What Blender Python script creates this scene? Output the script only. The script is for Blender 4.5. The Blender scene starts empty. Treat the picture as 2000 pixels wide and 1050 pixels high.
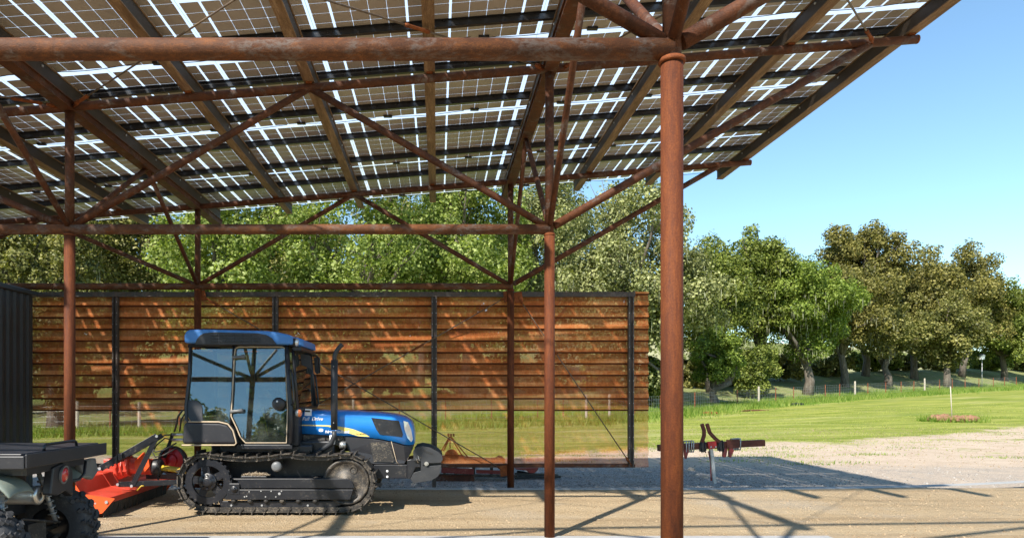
import bpy, math, random
import numpy as np
from mathutils import Vector, Matrix
random.seed(7)
R = math.radians
F, HX, HY, CZ = 1357.0, 855.0, 768.0, 1.413      # lens in pixels of the 2000 px frame, vanishing point, eye height
scene = bpy.context.scene
C = scene.collection

def P(px, py, d):
    return Vector(((px-HX)*d/F, d, CZ-(py-HY)*d/F))
def gpt(px, py, z=0.0):                          # point of the level z seen at a pixel
    d = (CZ-z)*F/(py-HY)
    return P(px, py, d)

# ------------------------------------------------------------------ nodes
class NT:
    def __init__(s, name):
        s.m = bpy.data.materials.new(name); s.m.use_nodes = True
        s.t = s.m.node_tree; s.t.nodes.clear()
        s.out = s.t.nodes.new('ShaderNodeOutputMaterial')
        s.tc = s.t.nodes.new('ShaderNodeTexCoord')
    def n(s, ty, **kw):
        x = s.t.nodes.new(ty)
        for k, v in kw.items():
            if k in x.inputs.keys() if isinstance(k, str) else False: s.set(x.inputs[k], v)
            else: setattr(x, k, v)
        return x
    def set(s, sock, v):
        if isinstance(v, bpy.types.NodeSocket): s.t.links.new(v, sock)
        else: sock.default_value = v
    def link(s, a, b): s.t.links.new(a, b)
    def math(s, op, a, b=0.0, c=None, clamp=False):
        x = s.t.nodes.new('ShaderNodeMath'); x.operation = op; x.use_clamp = clamp
        s.set(x.inputs[0], a); s.set(x.inputs[1], b)
        if c is not None: s.set(x.inputs[2], c)
        return x.outputs[0]
    def step(s, v, lo, hi):                       # smooth 0..1
        x = s.t.nodes.new('ShaderNodeMapRange'); x.interpolation_type = 'SMOOTHSTEP'
        s.set(x.inputs[0], v); x.inputs[1].default_value = lo; x.inputs[2].default_value = hi
        return x.outputs[0]
    def noise(s, scale, detail=4, rough=.55, stretch=None, coord=None, dist=0):
        x = s.t.nodes.new('ShaderNodeTexNoise'); x.inputs['Scale'].default_value = scale
        x.inputs['Detail'].default_value = detail; x.inputs['Roughness'].default_value = rough
        x.inputs['Distortion'].default_value = dist
        co = coord or s.tc.outputs['Object']
        if stretch:
            mp = s.t.nodes.new('ShaderNodeMapping'); mp.inputs['Scale'].default_value = stretch
            s.link(co, mp.inputs[0]); co = mp.outputs[0]
        s.link(co, x.inputs['Vector'])
        return x.outputs['Fac']
    def ramp(s, fac, stops):
        x = s.t.nodes.new('ShaderNodeValToRGB'); s.set(x.inputs[0], fac)
        e = x.color_ramp.elements
        while len(e) < len(stops): e.new(.5)
        for k, (p, c) in enumerate(stops):
            e[k].position = p; e[k].color = (c[0], c[1], c[2], 1)
        return x.outputs[0]
    def mix(s, f, a, b, mode='MIX'):
        x = s.t.nodes.new('ShaderNodeMix'); x.data_type = 'RGBA'; x.blend_type = mode
        s.set(x.inputs[0], f)
        for sk, v in ((x.inputs[6], a), (x.inputs[7], b)):
            if isinstance(v, (tuple, list)): v = (v[0], v[1], v[2], 1)
            s.set(sk, v)
        return x.outputs[2]
    def bump(s, h, strength=.3, dist=.01):
        x = s.t.nodes.new('ShaderNodeBump'); x.inputs['Strength'].default_value = strength
        x.inputs['Distance'].default_value = dist; s.set(x.inputs['Height'], h)
        return x.outputs[0]
    def bsdf(s, col, rough=.5, metal=0, spec=.5, normal=None, coat=0, **kw):
        x = s.t.nodes.new('ShaderNodeBsdfPrincipled')
        if isinstance(col, (tuple, list)): col = (col[0], col[1], col[2], 1)
        s.set(x.inputs['Base Color'], col); s.set(x.inputs['Roughness'], rough)
        s.set(x.inputs['Metallic'], metal); x.inputs['Specular IOR Level'].default_value = spec
        x.inputs['Coat Weight'].default_value = coat
        if normal is not None: s.link(normal, x.inputs['Normal'])
        for k, v in kw.items(): s.set(x.inputs[k.replace('_', ' ')], v)
        return x.outputs[0]
    def done(s, sh): s.link(sh, s.out.inputs[0]); return s.m

def plain(name, col, rough=.5, metal=0, var=.25, scale=6, spec=.5, coat=0, dust=0.0, dustcol=(.34,.28,.2), bump=.1):
    t = NT(name)
    n1 = t.noise(scale, 5, .6); n2 = t.noise(scale*7, 3)
    f = t.math('MULTIPLY_ADD', n1, 1.4, -.2, clamp=True)
    lo = tuple(c*(1-var) for c in col); hi = tuple(min(1, c*(1+var)) for c in col)
    c = t.mix(f, lo, hi)
    if dust:
        g = t.tc.outputs['Object']
        d = t.step(t.math('ADD', n2, t.math('MULTIPLY', n1, .8)), 1.02-dust*.3, 1.5-dust*.35)
        c = t.mix(t.math('MULTIPLY', d, min(1, dust*1.6)), c, dustcol)
        r = t.math('MULTIPLY_ADD', d, .3, rough, clamp=True)
    else:
        r = t.math('MULTIPLY_ADD', n2, .16, rough-.08, clamp=True)
    return t.done(t.bsdf(c, r, metal, spec, t.bump(n2, bump, .004), coat))

def rust(name, dark, mid, hi, grey=0.0, stretch=(1,1,1), rough=.8, scale=5, spec=.25):
    t = NT(name)
    a = t.noise(scale, 6, .65, stretch, dist=.3); b = t.noise(scale*6, 4, .7, stretch); c = t.noise(scale*38, 2, .6)
    v = t.math('ADD', t.math('MULTIPLY', a, .6), t.math('MULTIPLY', b, .4))
    v = t.math('MULTIPLY_ADD', c, .3, t.math('SUBTRACT', v, .15))
    col = t.ramp(v, [(.3, dark), (.5, mid), (.68, hi)])
    if grey:
        g = t.step(t.noise(scale*.8, 5, .7, stretch, dist=.8), .56-grey*.1, .62)
        g2 = t.math('MULTIPLY', g, t.step(b, .35, .6))
        col = t.mix(t.math('MULTIPLY', g2, .8), col, (.12, .098, .085))
    return t.done(t.bsdf(col, t.math('MULTIPLY_ADD', b, .25, rough-.12, clamp=True), .0, spec, t.bump(t.math('ADD', b, c), .35, .006)))

M = {}
M['rust_column'] = rust('rust_column', (.042,.012,.006), (.098,.026,.008), (.168,.048,.012), 0, (3,3,.45), .74, 4)
M['rust_beam'] = rust('rust_beam', (.034,.015,.008), (.092,.034,.013), (.20,.070,.019), .8, (1,2,2), .68, 5)
M['rust_pipe'] = rust('rust_pipe', (.032,.014,.008), (.080,.028,.012), (.150,.052,.019), .3, (1.5,1.5,1.5), .62, 4)
M['rust_joint'] = rust('rust_joint', (.07,.022,.009), (.17,.048,.014), (.29,.09,.022), 0, (1,1,1), .8, 6)
M['rafter'] = rust('rafter_steel', (.08,.045,.024), (.20,.125,.07), (.40,.28,.17), .0, (6,.6,6), .6, 3)
M['rafter_web'] = plain('rafter_web', (.040,.028,.018), .6, 0, .3, 5)
M['black_rail'] = plain('black_rail', (.012,.012,.014), .3, .0, .2, 3, spec=.6)
M['frame_steel'] = rust('frame_steel', (.018,.016,.016), (.045,.034,.028), (.11,.06,.035), .3, (1,1,.6), .5, 5, .5)
M['rod'] = rust('rod_steel', (.05,.035,.025), (.12,.08,.05), (.24,.17,.1), .2, (1,1,1), .5, 5, .5)
M['old_rust'] = rust('old_rust', (.09,.028,.012), (.25,.065,.022), (.4,.12,.04), 0, (1,1,1), .8, 7)
M['brown_paint'] = rust('brown_implement', (.04,.014,.01), (.10,.03,.02), (.17,.055,.03), 0, (1,1,1), .55, 7)
M['dark_iron'] = plain('dark_iron', (.03,.028,.027), .55, .2, .4, 8, dust=.5)
M['black_plastic'] = plain('black_plastic', (.020,.020,.024), .42, 0, .25, 6, dust=.15)
M['black_paint'] = plain('black_paint', (.012,.013,.017), .36, 0, .3, 6, dust=.2)
M['track_steel'] = plain('track_steel', (.038,.034,.031), .5, .3, .5, 14, dust=.6, dustcol=(.26,.21,.15))
M['blue'] = plain('blue_paint', (.02,.24,.74), .28, 0, .06, 2, coat=.5, dust=.10, dustcol=(.2,.3,.5), bump=.02)
M['blue_roof'] = plain('blue_roof', (.05,.20,.52), .5, 0, .1, 2, coat=.1, dust=.2, dustcol=(.12,.22,.42), bump=.03)
M['orange'] = plain('orange_paint', (.56,.052,.028), .4, 0, .16, 5, coat=.2, dust=.42, dustcol=(.45,.2,.13))
M['orange_side'] = plain('orange_plate', (.70,.085,.015), .4, 0, .1, 5, coat=.2)
M['red'] = plain('red_paint', (.45,.012,.014), .4, 0, .15, 8)
M['maroon'] = plain('maroon_paint', (.22,.022,.02), .5, 0, .3, 8, dust=.4)
M['yellow'] = plain('yellow_guard', (.48,.33,.03), .4, 0, .2, 6, dust=.3)
M['white'] = plain('white_mark', (.8,.8,.8), .5, 0, .02, 6)
M['stripe'] = plain('stripe_mark', (.75,.58,.16), .5, 0, .03, 6)
M['ink'] = plain('ink_mark', (.02,.02,.02), .5, 0, .03, 6)
M['silver'] = plain('silver_metal', (.55,.54,.52), .3, .8, .2, 9)
M['zinc'] = plain('zinc_metal', (.42,.42,.42), .45, .5, .25, 9, dust=.3)
M['tan_trim'] = plain('tan_trim', (.42,.33,.23), .6, 0, .2, 9)
M['rubber'] = plain('rubber', (.035,.036,.04), .75, 0, .35, 10, dust=.35, dustcol=(.2,.18,.15))
M['hose'] = plain('hose_rubber', (.04,.038,.036), .55, 0, .3, 10)
M['grey_plastic'] = plain('grey_plastic', (.12,.125,.13), .45, 0, .3, 7, dust=.3)
M['camo_plastic'] = plain('green_grey_plastic', (.17,.20,.17), .4, 0, .35, 5, dust=.4)
M['bristle'] = rust('bristle_rubber', (.02,.018,.016), (.05,.045,.04), (.10,.09,.08), 0, (1,18,.4), .8, 6)
M['shed'] = plain('shed_metal', (.028,.031,.036), .45, .1, .25, 2)
M['concrete'] = plain('concrete', (.33,.33,.325), .85, 0, .16, 8, bump=.3)
M['bark'] = rust('bark', (.045,.036,.028), (.12,.10,.08), (.24,.215,.18), 0, (3,3,.6), .9, 3)
M['moss'] = plain('lace_lichen', (.24,.25,.16), .9, 0, .3, 3)
M['wood_post'] = plain('wood_post', (.42,.37,.30), .85, 0, .2, 9)
M['mound_earth'] = plain('mound_earth', (.26,.14,.08), .95, 0, .35, 5, bump=.5)
M['stone'] = plain('stone', (.30,.26,.21), .9, 0, .35, 9, bump=.6)
M['weight'] = plain('cast_weight', (.03,.032,.036), .5, .1, .3, 9, dust=.12)
M['orange_lens'] = plain('orange_lens', (.7,.2,.07), .25, 0, .1, 9, coat=.5)
M['red_lens'] = plain('red_lens', (.5,.02,.02), .15, 0, .2, 30, coat=.8)
M['seat'] = plain('seat_fabric', (.05,.055,.05), .8, 0, .2, 9)

def lampglass():
    t = NT('lamp_glass')
    return t.done(t.bsdf(t.mix(t.noise(22, 2), (.55,.57,.6), (.85,.87,.9)), .12, .4, .8, None, .8))
M['lamp'] = lampglass()

def cabglass(name, refl, tint):
    t = NT(name)
    tr = t.n('ShaderNodeBsdfTransparent'); tr.inputs[0].default_value = (*tint, 1)
    gl = t.n('ShaderNodeBsdfGlossy'); gl.inputs['Roughness'].default_value = .012; gl.inputs[0].default_value = (.9,.95,1,1); t.link(t.bump(t.noise(1.6, 1), .05, .01), gl.inputs['Normal'])
    du = t.n('ShaderNodeBsdfDiffuse'); du.inputs[0].default_value = (.20,.22,.19,1)
    m0 = t.n('ShaderNodeMixShader'); t.set(m0.inputs[0], t.math('MULTIPLY_ADD', t.step(t.noise(5, 6, .7), .4, .8), .2, .05))
    t.link(tr.outputs[0], m0.inputs[1]); t.link(du.outputs[0], m0.inputs[2])
    fr = t.n('ShaderNodeFresnel'); fr.inputs[0].default_value = 1.5
    m1 = t.n('ShaderNodeMixShader'); t.set(m1.inputs[0], t.math('MULTIPLY_ADD', fr.outputs[0], 1.0, refl, clamp=True))
    t.link(m0.outputs[0], m1.inputs[1]); t.link(gl.outputs[0], m1.inputs[2])
    return t.done(m1.outputs[0])
M['glass'] = cabglass('cab_glass', .07, (.66,.78,.72))
M['glass_front'] = cabglass('cab_glass_clear', .05, (.5,.6,.52))

def panelglass():
    t = NT('panel_glass')
    tr = t.n('ShaderNodeBsdfTransparent'); tr.inputs[0].default_value = (.93,.96,1,1)
    tl = t.n('ShaderNodeBsdfTranslucent'); tl.inputs[0].default_value = (.60,.68,.76,1)
    m = t.n('ShaderNodeMixShader'); m.inputs[0].default_value = .56
    t.link(tr.outputs[0], m.inputs[1]); t.link(tl.outputs[0], m.inputs[2])
    return t.done(m.outputs[0])
M['panel_glass'] = panelglass()
def cellmat():
    t = NT('solar_cell')
    sp = t.n('ShaderNodeSeparateXYZ'); t.link(t.tc.outputs['Object'], sp.inputs[0])
    w = t.math('FRACT', t.math('MULTIPLY', sp.outputs[0], 1/.01906))
    lines = t.step(t.math('ABSOLUTE', t.math('SUBTRACT', w, .5)), .40, .5)
    c = t.mix(t.noise(3, 3), (.355,.322,.283), (.425,.388,.345))
    c = t.mix(t.math('MULTIPLY', lines, .35), c, (.50,.45,.38))
    return t.done(t.bsdf(c, .34, 0, .28, None, 0))
M['cell'] = cellmat()

def perforated(name='perforated_rust', rad=.25, k=1.0):
    t = NT(name)
    a = t.noise(3, 6, .65, (.35,1,2.5)); b = t.noise(24, 4, .7, (1,1,.25)); 
    v = t.math('ADD', t.math('MULTIPLY', a, .65), t.math('MULTIPLY', b, .35))
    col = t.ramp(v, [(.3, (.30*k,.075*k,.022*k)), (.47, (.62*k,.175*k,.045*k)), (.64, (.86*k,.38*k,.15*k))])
    df = t.bsdf(col, .8, 0, .2)
    tr = t.n('ShaderNodeBsdfTransparent')
    # hole rows: round punched holes on a fine grid
    mp = t.n('ShaderNodeMapping'); mp.inputs['Scale'].default_value = (1/.0075,)*3
    t.link(t.tc.outputs['Object'], mp.inputs[0])
    sp = t.n('ShaderNodeSeparateXYZ'); t.link(mp.outputs[0], sp.inputs[0])
    fx = t.math('SUBTRACT', t.math('FRACT', sp.outputs[0]), .5); fz = t.math('SUBTRACT', t.math('FRACT', sp.outputs[2]), .5)
    r2 = t.math('ADD', t.math('MULTIPLY', fx, fx), t.math('MULTIPLY', fz, fz))
    hole = t.math('LESS_THAN', r2, rad**2)
    m = t.n('ShaderNodeMixShader'); t.set(m.inputs[0], hole)
    t.link(df, m.inputs[1]); t.link(tr.outputs[0], m.inputs[2])
    return t.done(m.outputs[0])
M['perforated'] = perforated(); M['perforated_open'] = perforated('perforated_rust_open', .41)
M['perforated_shade'] = perforated('perforated_shade', .275, .62)  # same rust dimmed for the rib valleys, their shade put into the colour
M['screen_fold_shade'] = rust('screen_fold_shade', (.045,.018,.010), (.10,.034,.014), (.19,.065,.022), 0, (.4,1,2), .85, 5)  # solid steep rib faces, coloured dark to stand for their shade

def leafmat(name, cols, trans=.45, soft=1.0):
    t = NT(name)
    g = t.n('ShaderNodeNewGeometry')
    n1 = t.noise(.45, 3, .6); n2 = t.noise(2.2, 3, .6)
    v = t.math('ADD', t.math('MULTIPLY', n1, .75), t.math('MULTIPLY', n2, .45))
    v = t.math('ADD', v, t.math('MULTIPLY_ADD', g.outputs['Random Per Island'], .42, -.31))
    col = t.ramp(v, [(.22, cols[0]), (.45, cols[1]), (.68, cols[2])])
    df = t.bsdf(col, .5, 0, .25)
    tl = t.n('ShaderNodeBsdfTranslucent'); t.link(t.mix(1, col, (1.5,1.6,.6), 'MULTIPLY'), tl.inputs[0])
    m = t.n('ShaderNodeMixShader'); m.inputs[0].default_value = trans
    t.link(df, m.inputs[1]); t.link(tl.outputs[0], m.inputs[2])
    return t.done(m.outputs[0])
M['leaf_bright'] = leafmat('leaf_bright', [(.06,.09,.016),(.18,.235,.05),(.37,.42,.14)], .4)
M['leaf_olive'] = leafmat('leaf_olive', [(.04,.045,.012),(.12,.125,.032),(.30,.28,.09)], .25)
M['leaf_silver'] = leafmat('leaf_silver', [(.05,.06,.022),(.155,.17,.065),(.38,.39,.17)], .28)
M['leaf_green'] = leafmat('leaf_green', [(.035,.052,.010),(.105,.14,.023),(.25,.28,.06)], .28)
M['leaf_brown'] = leafmat('leaf_brown', [(.04,.044,.012),(.125,.120,.030),(.27,.238,.07)], .25)
M['leaf_shrub'] = leafmat('leaf_shrub', [(.045,.075,.011),(.125,.18,.026),(.27,.33,.065)], .32)
M['blade'] = leafmat('grass_blade', [(.08,.15,.02),(.16,.26,.035),(.34,.38,.10)], .45)
M['lawn_blade'] = leafmat('lawn_blade', [(.11,.17,.018),(.24,.30,.045),(.46,.46,.15)], .45)
M['dryblade'] = leafmat('vine_leaf', [(.06,.09,.02),(.13,.17,.04),(.25,.26,.09)], .4)

# ------------------------------------------------------------------ mesh builder
class MB:
    def __init__(s): s.v = []; s.f = []; s.mi = []; s.sm = []; s.m = 0
    def add(s, vs, fs, smooth=False):
        o = len(s.v); s.v += [tuple(v) for v in vs]
        for f in fs: s.f.append([i+o for i in f]); s.mi.append(s.m); s.sm.append(smooth)
        return s
    def box(s, c, d, rot=None):
        hx, hy, hz = d[0]/2, d[1]/2, d[2]/2
        vs = [Vector((x*hx, y*hy, z*hz)) for x in (-1,1) for y in (-1,1) for z in (-1,1)]
        if rot is not None: vs = [rot @ v for v in vs]
        vs = [v+Vector(c) for v in vs]
        return s.add(vs, [(0,1,3,2),(4,6,7,5),(0,4,5,1),(2,3,7,6),(0,2,6,4),(1,5,7,3)])
    def bb(s, a, b):
        return s.box([(a[i]+b[i])/2 for i in range(3)], [abs(b[i]-a[i]) for i in range(3)])
    def prism(s, poly, vec):                     # poly = 3d points, extruded by vec
        vec = Vector(vec); n = len(poly); poly = [Vector(p) for p in poly]
        nrm = Vector((0,0,0))
        for i in range(n): nrm += poly[i].cross(poly[(i+1) % n])
        if nrm.dot(vec) > 0: poly = poly[::-1]
        vs = poly+[p+vec for p in poly]
        fs = [tuple(range(n)), tuple(range(2*n-1, n-1, -1))]
        fs += [(i, i+n, (i+1) % n+n, (i+1) % n) for i in range(n)]
        return s.add(vs, [tuple(reversed(f)) for f in fs] if False else fs)
    def pp(s, pts, d0, d1, dm=None):             # pixel outline at distance dm, spanning depth d0..d1
        dm = dm or d0
        poly = [Vector((P(x, y, dm).x, d0, P(x, y, dm).z)) for x, y in pts]
        return s.prism(poly, (0, d1-d0, 0))
    def tube(s, pts, r, n=10, caps=True, smooth=True, closed=False):
        pts = [Vector(p) for p in pts]; k = len(pts)
        rs = r if isinstance(r, (list, tuple)) else [r]*k
        o = []; up = None
        for i in range(k):
            if closed: t = pts[(i+1) % k]-pts[i-1]
            else: t = pts[min(i+1, k-1)]-pts[max(i-1, 0)]
            t.normalize()
            if up is None:
                up = Vector((0,0,1)) if abs(t.z) < .9 else Vector((1,0,0))
            a = up-t*up.dot(t)
            if a.length < 1e-4: a = t.orthogonal()
            a.normalize(); up = a; b = t.cross(a)
            for j in range(n):
                w = 2*math.pi*(j+.5)/n
                o.append(pts[i]+(a*math.cos(w)+b*math.sin(w))*rs[i])
        fs = []
        for i in range(k if closed else k-1):
            i2 = (i+1) % k
            for j in range(n): fs.append((i*n+j, i2*n+j, i2*n+(j+1) % n, i*n+(j+1) % n))
        base = len(s.v); s.add(o, fs, smooth)
        if caps and not closed:
            s.add([], []); 
            s.f.append([base+j for j in range(n)]); s.mi.append(s.m); s.sm.append(False)
            s.f.append([base+(k-1)*n+j for j in range(n-1, -1, -1)]); s.mi.append(s.m); s.sm.append(False)
        return s
    def cyl(s, a, b, r, n=16, r2=None): return s.tube([a, b], [r, r2 if r2 is not None else r], n)
    def bar(s, a, b, w, h, up=(0,0,1)):          # rectangular bar
        a, b = Vector(a), Vector(b); t = (b-a).normalized(); up = Vector(up)
        x = t.cross(up).normalized(); z = x.cross(t)
        m = Matrix((x, t, z)).transposed()
        return s.box((a+b)/2, (w, (b-a).length, h), m)
    def ring(s, c, axis, r0, r1, w, n=32):       # flat ring, axis vector
        c = Vector(c); ax = Vector(axis).normalized(); a = ax.orthogonal().normalized(); b = ax.cross(a); vs = []
        for j in range(n):
            t = 2*math.pi*j/n; e = a*math.cos(t)+b*math.sin(t)
            vs += [c+e*r0-ax*w/2, c+e*r1-ax*w/2, c+e*r1+ax*w/2, c+e*r0+ax*w/2]
        fs = []
        for j in range(n):
            p, q = 4*j, 4*((j+1) % n)
            for k in range(4): fs.append((p+k, q+k, q+(k+1) % 4, p+(k+1) % 4))
        return s.add(vs, fs, False)
    def lathe(s, c, axis, prof, n=32, smooth=True):   # prof = (offset along axis, radius)
        c = Vector(c); ax = Vector(axis).normalized(); a = ax.orthogonal().normalized(); b = ax.cross(a); vs = []
        for (h, r) in prof:
            for j in range(n):
                t = 2*math.pi*j/n; vs.append(c+ax*h+(a*math.cos(t)+b*math.sin(t))*r)
        fs = [(i*n+j, i*n+(j+1) % n, (i+1)*n+(j+1) % n, (i+1)*n+j) for i in range(len(prof)-1) for j in range(n)]
        return s.add(vs, fs, smooth)
    def build(s, name, mats, parent=None, bevel=0, seg=2):
        org = Vector((0,0,0))
        q = parent
        while q is not None: org += q.location; q = q.parent
        me = bpy.data.meshes.new(name)
        me.from_pydata([tuple(Vector(v)-org) for v in s.v], [], s.f)
        if not isinstance(mats, (list, tuple)): mats = [mats]
        for m in mats: me.materials.append(M[m] if isinstance(m, str) else m)
        me.polygons.foreach_set('material_index', s.mi); me.polygons.foreach_set('use_smooth', s.sm)
        me.validate(); me.update()
        import bmesh
        bm = bmesh.new(); bm.from_mesh(me); bmesh.ops.recalc_face_normals(bm, faces=bm.faces); bm.to_mesh(me); bm.free()
        o = bpy.data.objects.new(name, me); C.objects.link(o)
        if parent is not None: o.parent = parent
        if bevel:
            md = o.modifiers.new('bevel', 'BEVEL'); md.width = bevel; md.segments = seg; md.limit_method = 'ANGLE'; md.angle_limit = R(40)
        return o

def tag(o, label=None, cat=None, group=None, kind=None):
    if label: o['label'] = label
    if cat: o['category'] = cat
    if group: o['group'] = group
    if kind: o['kind'] = kind
    return o
def thing(name, loc, label, cat, group=None):
    o = bpy.data.objects.new(name, None); C.objects.link(o); o.location = loc; o.empty_display_size = .3
    return tag(o, label, cat, group)
def npmesh(name, verts, faces_n, mat, parent=None, smooth=False):
    """verts (N,3) numpy, consecutive groups of faces_n vertices form faces"""
    n = len(verts); me = bpy.data.meshes.new(name)
    me.vertices.add(n); me.vertices.foreach_set('co', np.ascontiguousarray(verts, dtype=np.float32).ravel())
    k = n//faces_n; me.loops.add(n); me.loops.foreach_set('vertex_index', np.arange(n, dtype=np.int32))
    me.polygons.add(k); me.polygons.foreach_set('loop_start', np.arange(0, n, faces_n, dtype=np.int32))
    me.update(calc_edges=True); me.materials.append(M[mat])
    if smooth: me.polygons.foreach_set('use_smooth', [True]*k)
    o = bpy.data.objects.new(name, me); C.objects.link(o)
    if parent is not None: o.parent = parent
    return o

# ------------------------------------------------------------------ camera, sun, sky
cam = bpy.data.objects.new('camera', bpy.data.cameras.new('camera')); C.objects.link(cam); scene.camera = cam
cam.location = (0, 0, CZ); cam.rotation_euler = (R(90), 0, 0)
cam.data.lens = F*36/2000; cam.data.sensor_width = 36
cam.data.shift_x = (1000-HX)/2000; cam.data.shift_y = (HY-525)/2000; cam.data.clip_end = 2000
SX, SY = .60, .92                                # horizontal run of the light per metre of height
sd = Vector((SX, SY, -1)).normalized()
sun = bpy.data.objects.new('sun', bpy.data.lights.new('sun', 'SUN')); C.objects.link(sun)
sun.rotation_euler = sd.to_track_quat('-Z', 'Y').to_euler(); sun.location = (-20, -20, 30)
sun.data.energy = 5.0; sun.data.angle = R(.8); sun.data.color = (1, .94, .84)
w = bpy.data.worlds.new('World'); scene.world = w; w.use_nodes = True
nt = w.node_tree; bg = nt.nodes['Background']
sky = nt.nodes.new('ShaderNodeTexSky'); sky.sky_type = 'NISHITA'; sky.sun_disc = False
sky.sun_elevation = math.asin(-sd.z); sky.sun_rotation = math.atan2(-sd.x, -sd.y)
sky.air_density = 1.0; sky.dust_density = 0.0; sky.ozone_density = 2.2; sky.altitude = 100
tint = nt.nodes.new('ShaderNodeMix'); tint.data_type = 'RGBA'; tint.blend_type = 'MULTIPLY'; tint.inputs[0].default_value = 1
tint.inputs[7].default_value = (.90, 1.03, 1.0, 1)
nt.links.new(sky.outputs[0], tint.inputs[6]); nt.links.new(tint.outputs[2], bg.inputs[0]); bg.inputs[1].default_value = .122
scene.view_settings.view_transform = 'Standard'; scene.view_settings.look = 'None'
scene.view_settings.exposure = .92; scene.view_settings.gamma = 1
scene.render.engine = 'CYCLES'
scene.cycles.transparent_max_bounces = 24; scene.cycles.max_bounces = 8; scene.cycles.diffuse_bounces = 4
scene.render.film_transparent = False

# ------------------------------------------------------------------ ground
def sst(a, b, x):
    t = np.clip((x-a)/(b-a), 0, 1); return t*t*(3-2*t)
FX = np.array([-200,-60,-14,7,22.2,31.5,59,90,300]); FY = np.array([22,22,27,32.5,47,52.5,70,90,200])
def fence_y(x): return np.interp(x, FX, FY)
def gh(x, y):
    x = np.asarray(x, float); y = np.asarray(y, float)
    xx = np.clip(x, -12, 70)
    z = sst(14, 48, y)*(-.1+.036*xx)
    f = y-fence_y(x)
    z = z+(1.25+1.0*sst(15, 45, x))*sst(0, 13, f)
    z = z+.125*np.clip(f-18, 0, 150)*sst(10, 35, f) - .05*np.clip(f-120, 0, 200)
    z = z-.1*sst(10.3, 11.2, y)*(1-sst(14, 22, y))
    z = z+.02*np.sin(x*1.3+y*.7)*sst(12, 20, y)+.05*np.sin(x*.31+1)*np.sin(y*.23)*sst(14, 24, y)
    return z
xs = np.concatenate([np.linspace(-400,-60,18)[:-1], np.linspace(-60,-12,41)[:-1], np.linspace(-12,20,129)[:-1], np.linspace(20,90,101)[:-1], np.linspace(90,500,22)])
ys = np.concatenate([np.linspace(-200,-10,12)[:-1], np.linspace(-10,8,11)[:-1], np.linspace(8,30,111)[:-1], np.linspace(30,110,121)[:-1], np.linspace(110,600,40)])
gx, gy = np.meshgrid(xs, ys, indexing='ij'); gz = gh(gx, gy)
g = MB(); nx, ny = gx.shape
me = bpy.data.meshes.new('ground')
idx = np.arange(nx*ny).reshape(nx, ny)
fa = np.stack([idx[:-1,:-1], idx[1:,:-1], idx[1:,1:], idx[:-1,1:]], -1).reshape(-1, 4)
me.from_pydata(np.stack([gx, gy, gz], -1).reshape(-1, 3).tolist(), [], fa.tolist())
me.polygons.foreach_set('use_smooth', [True]*len(fa))
ground = bpy.data.objects.new('ground', me); C.objects.link(ground); tag(ground, kind='structure')
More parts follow.
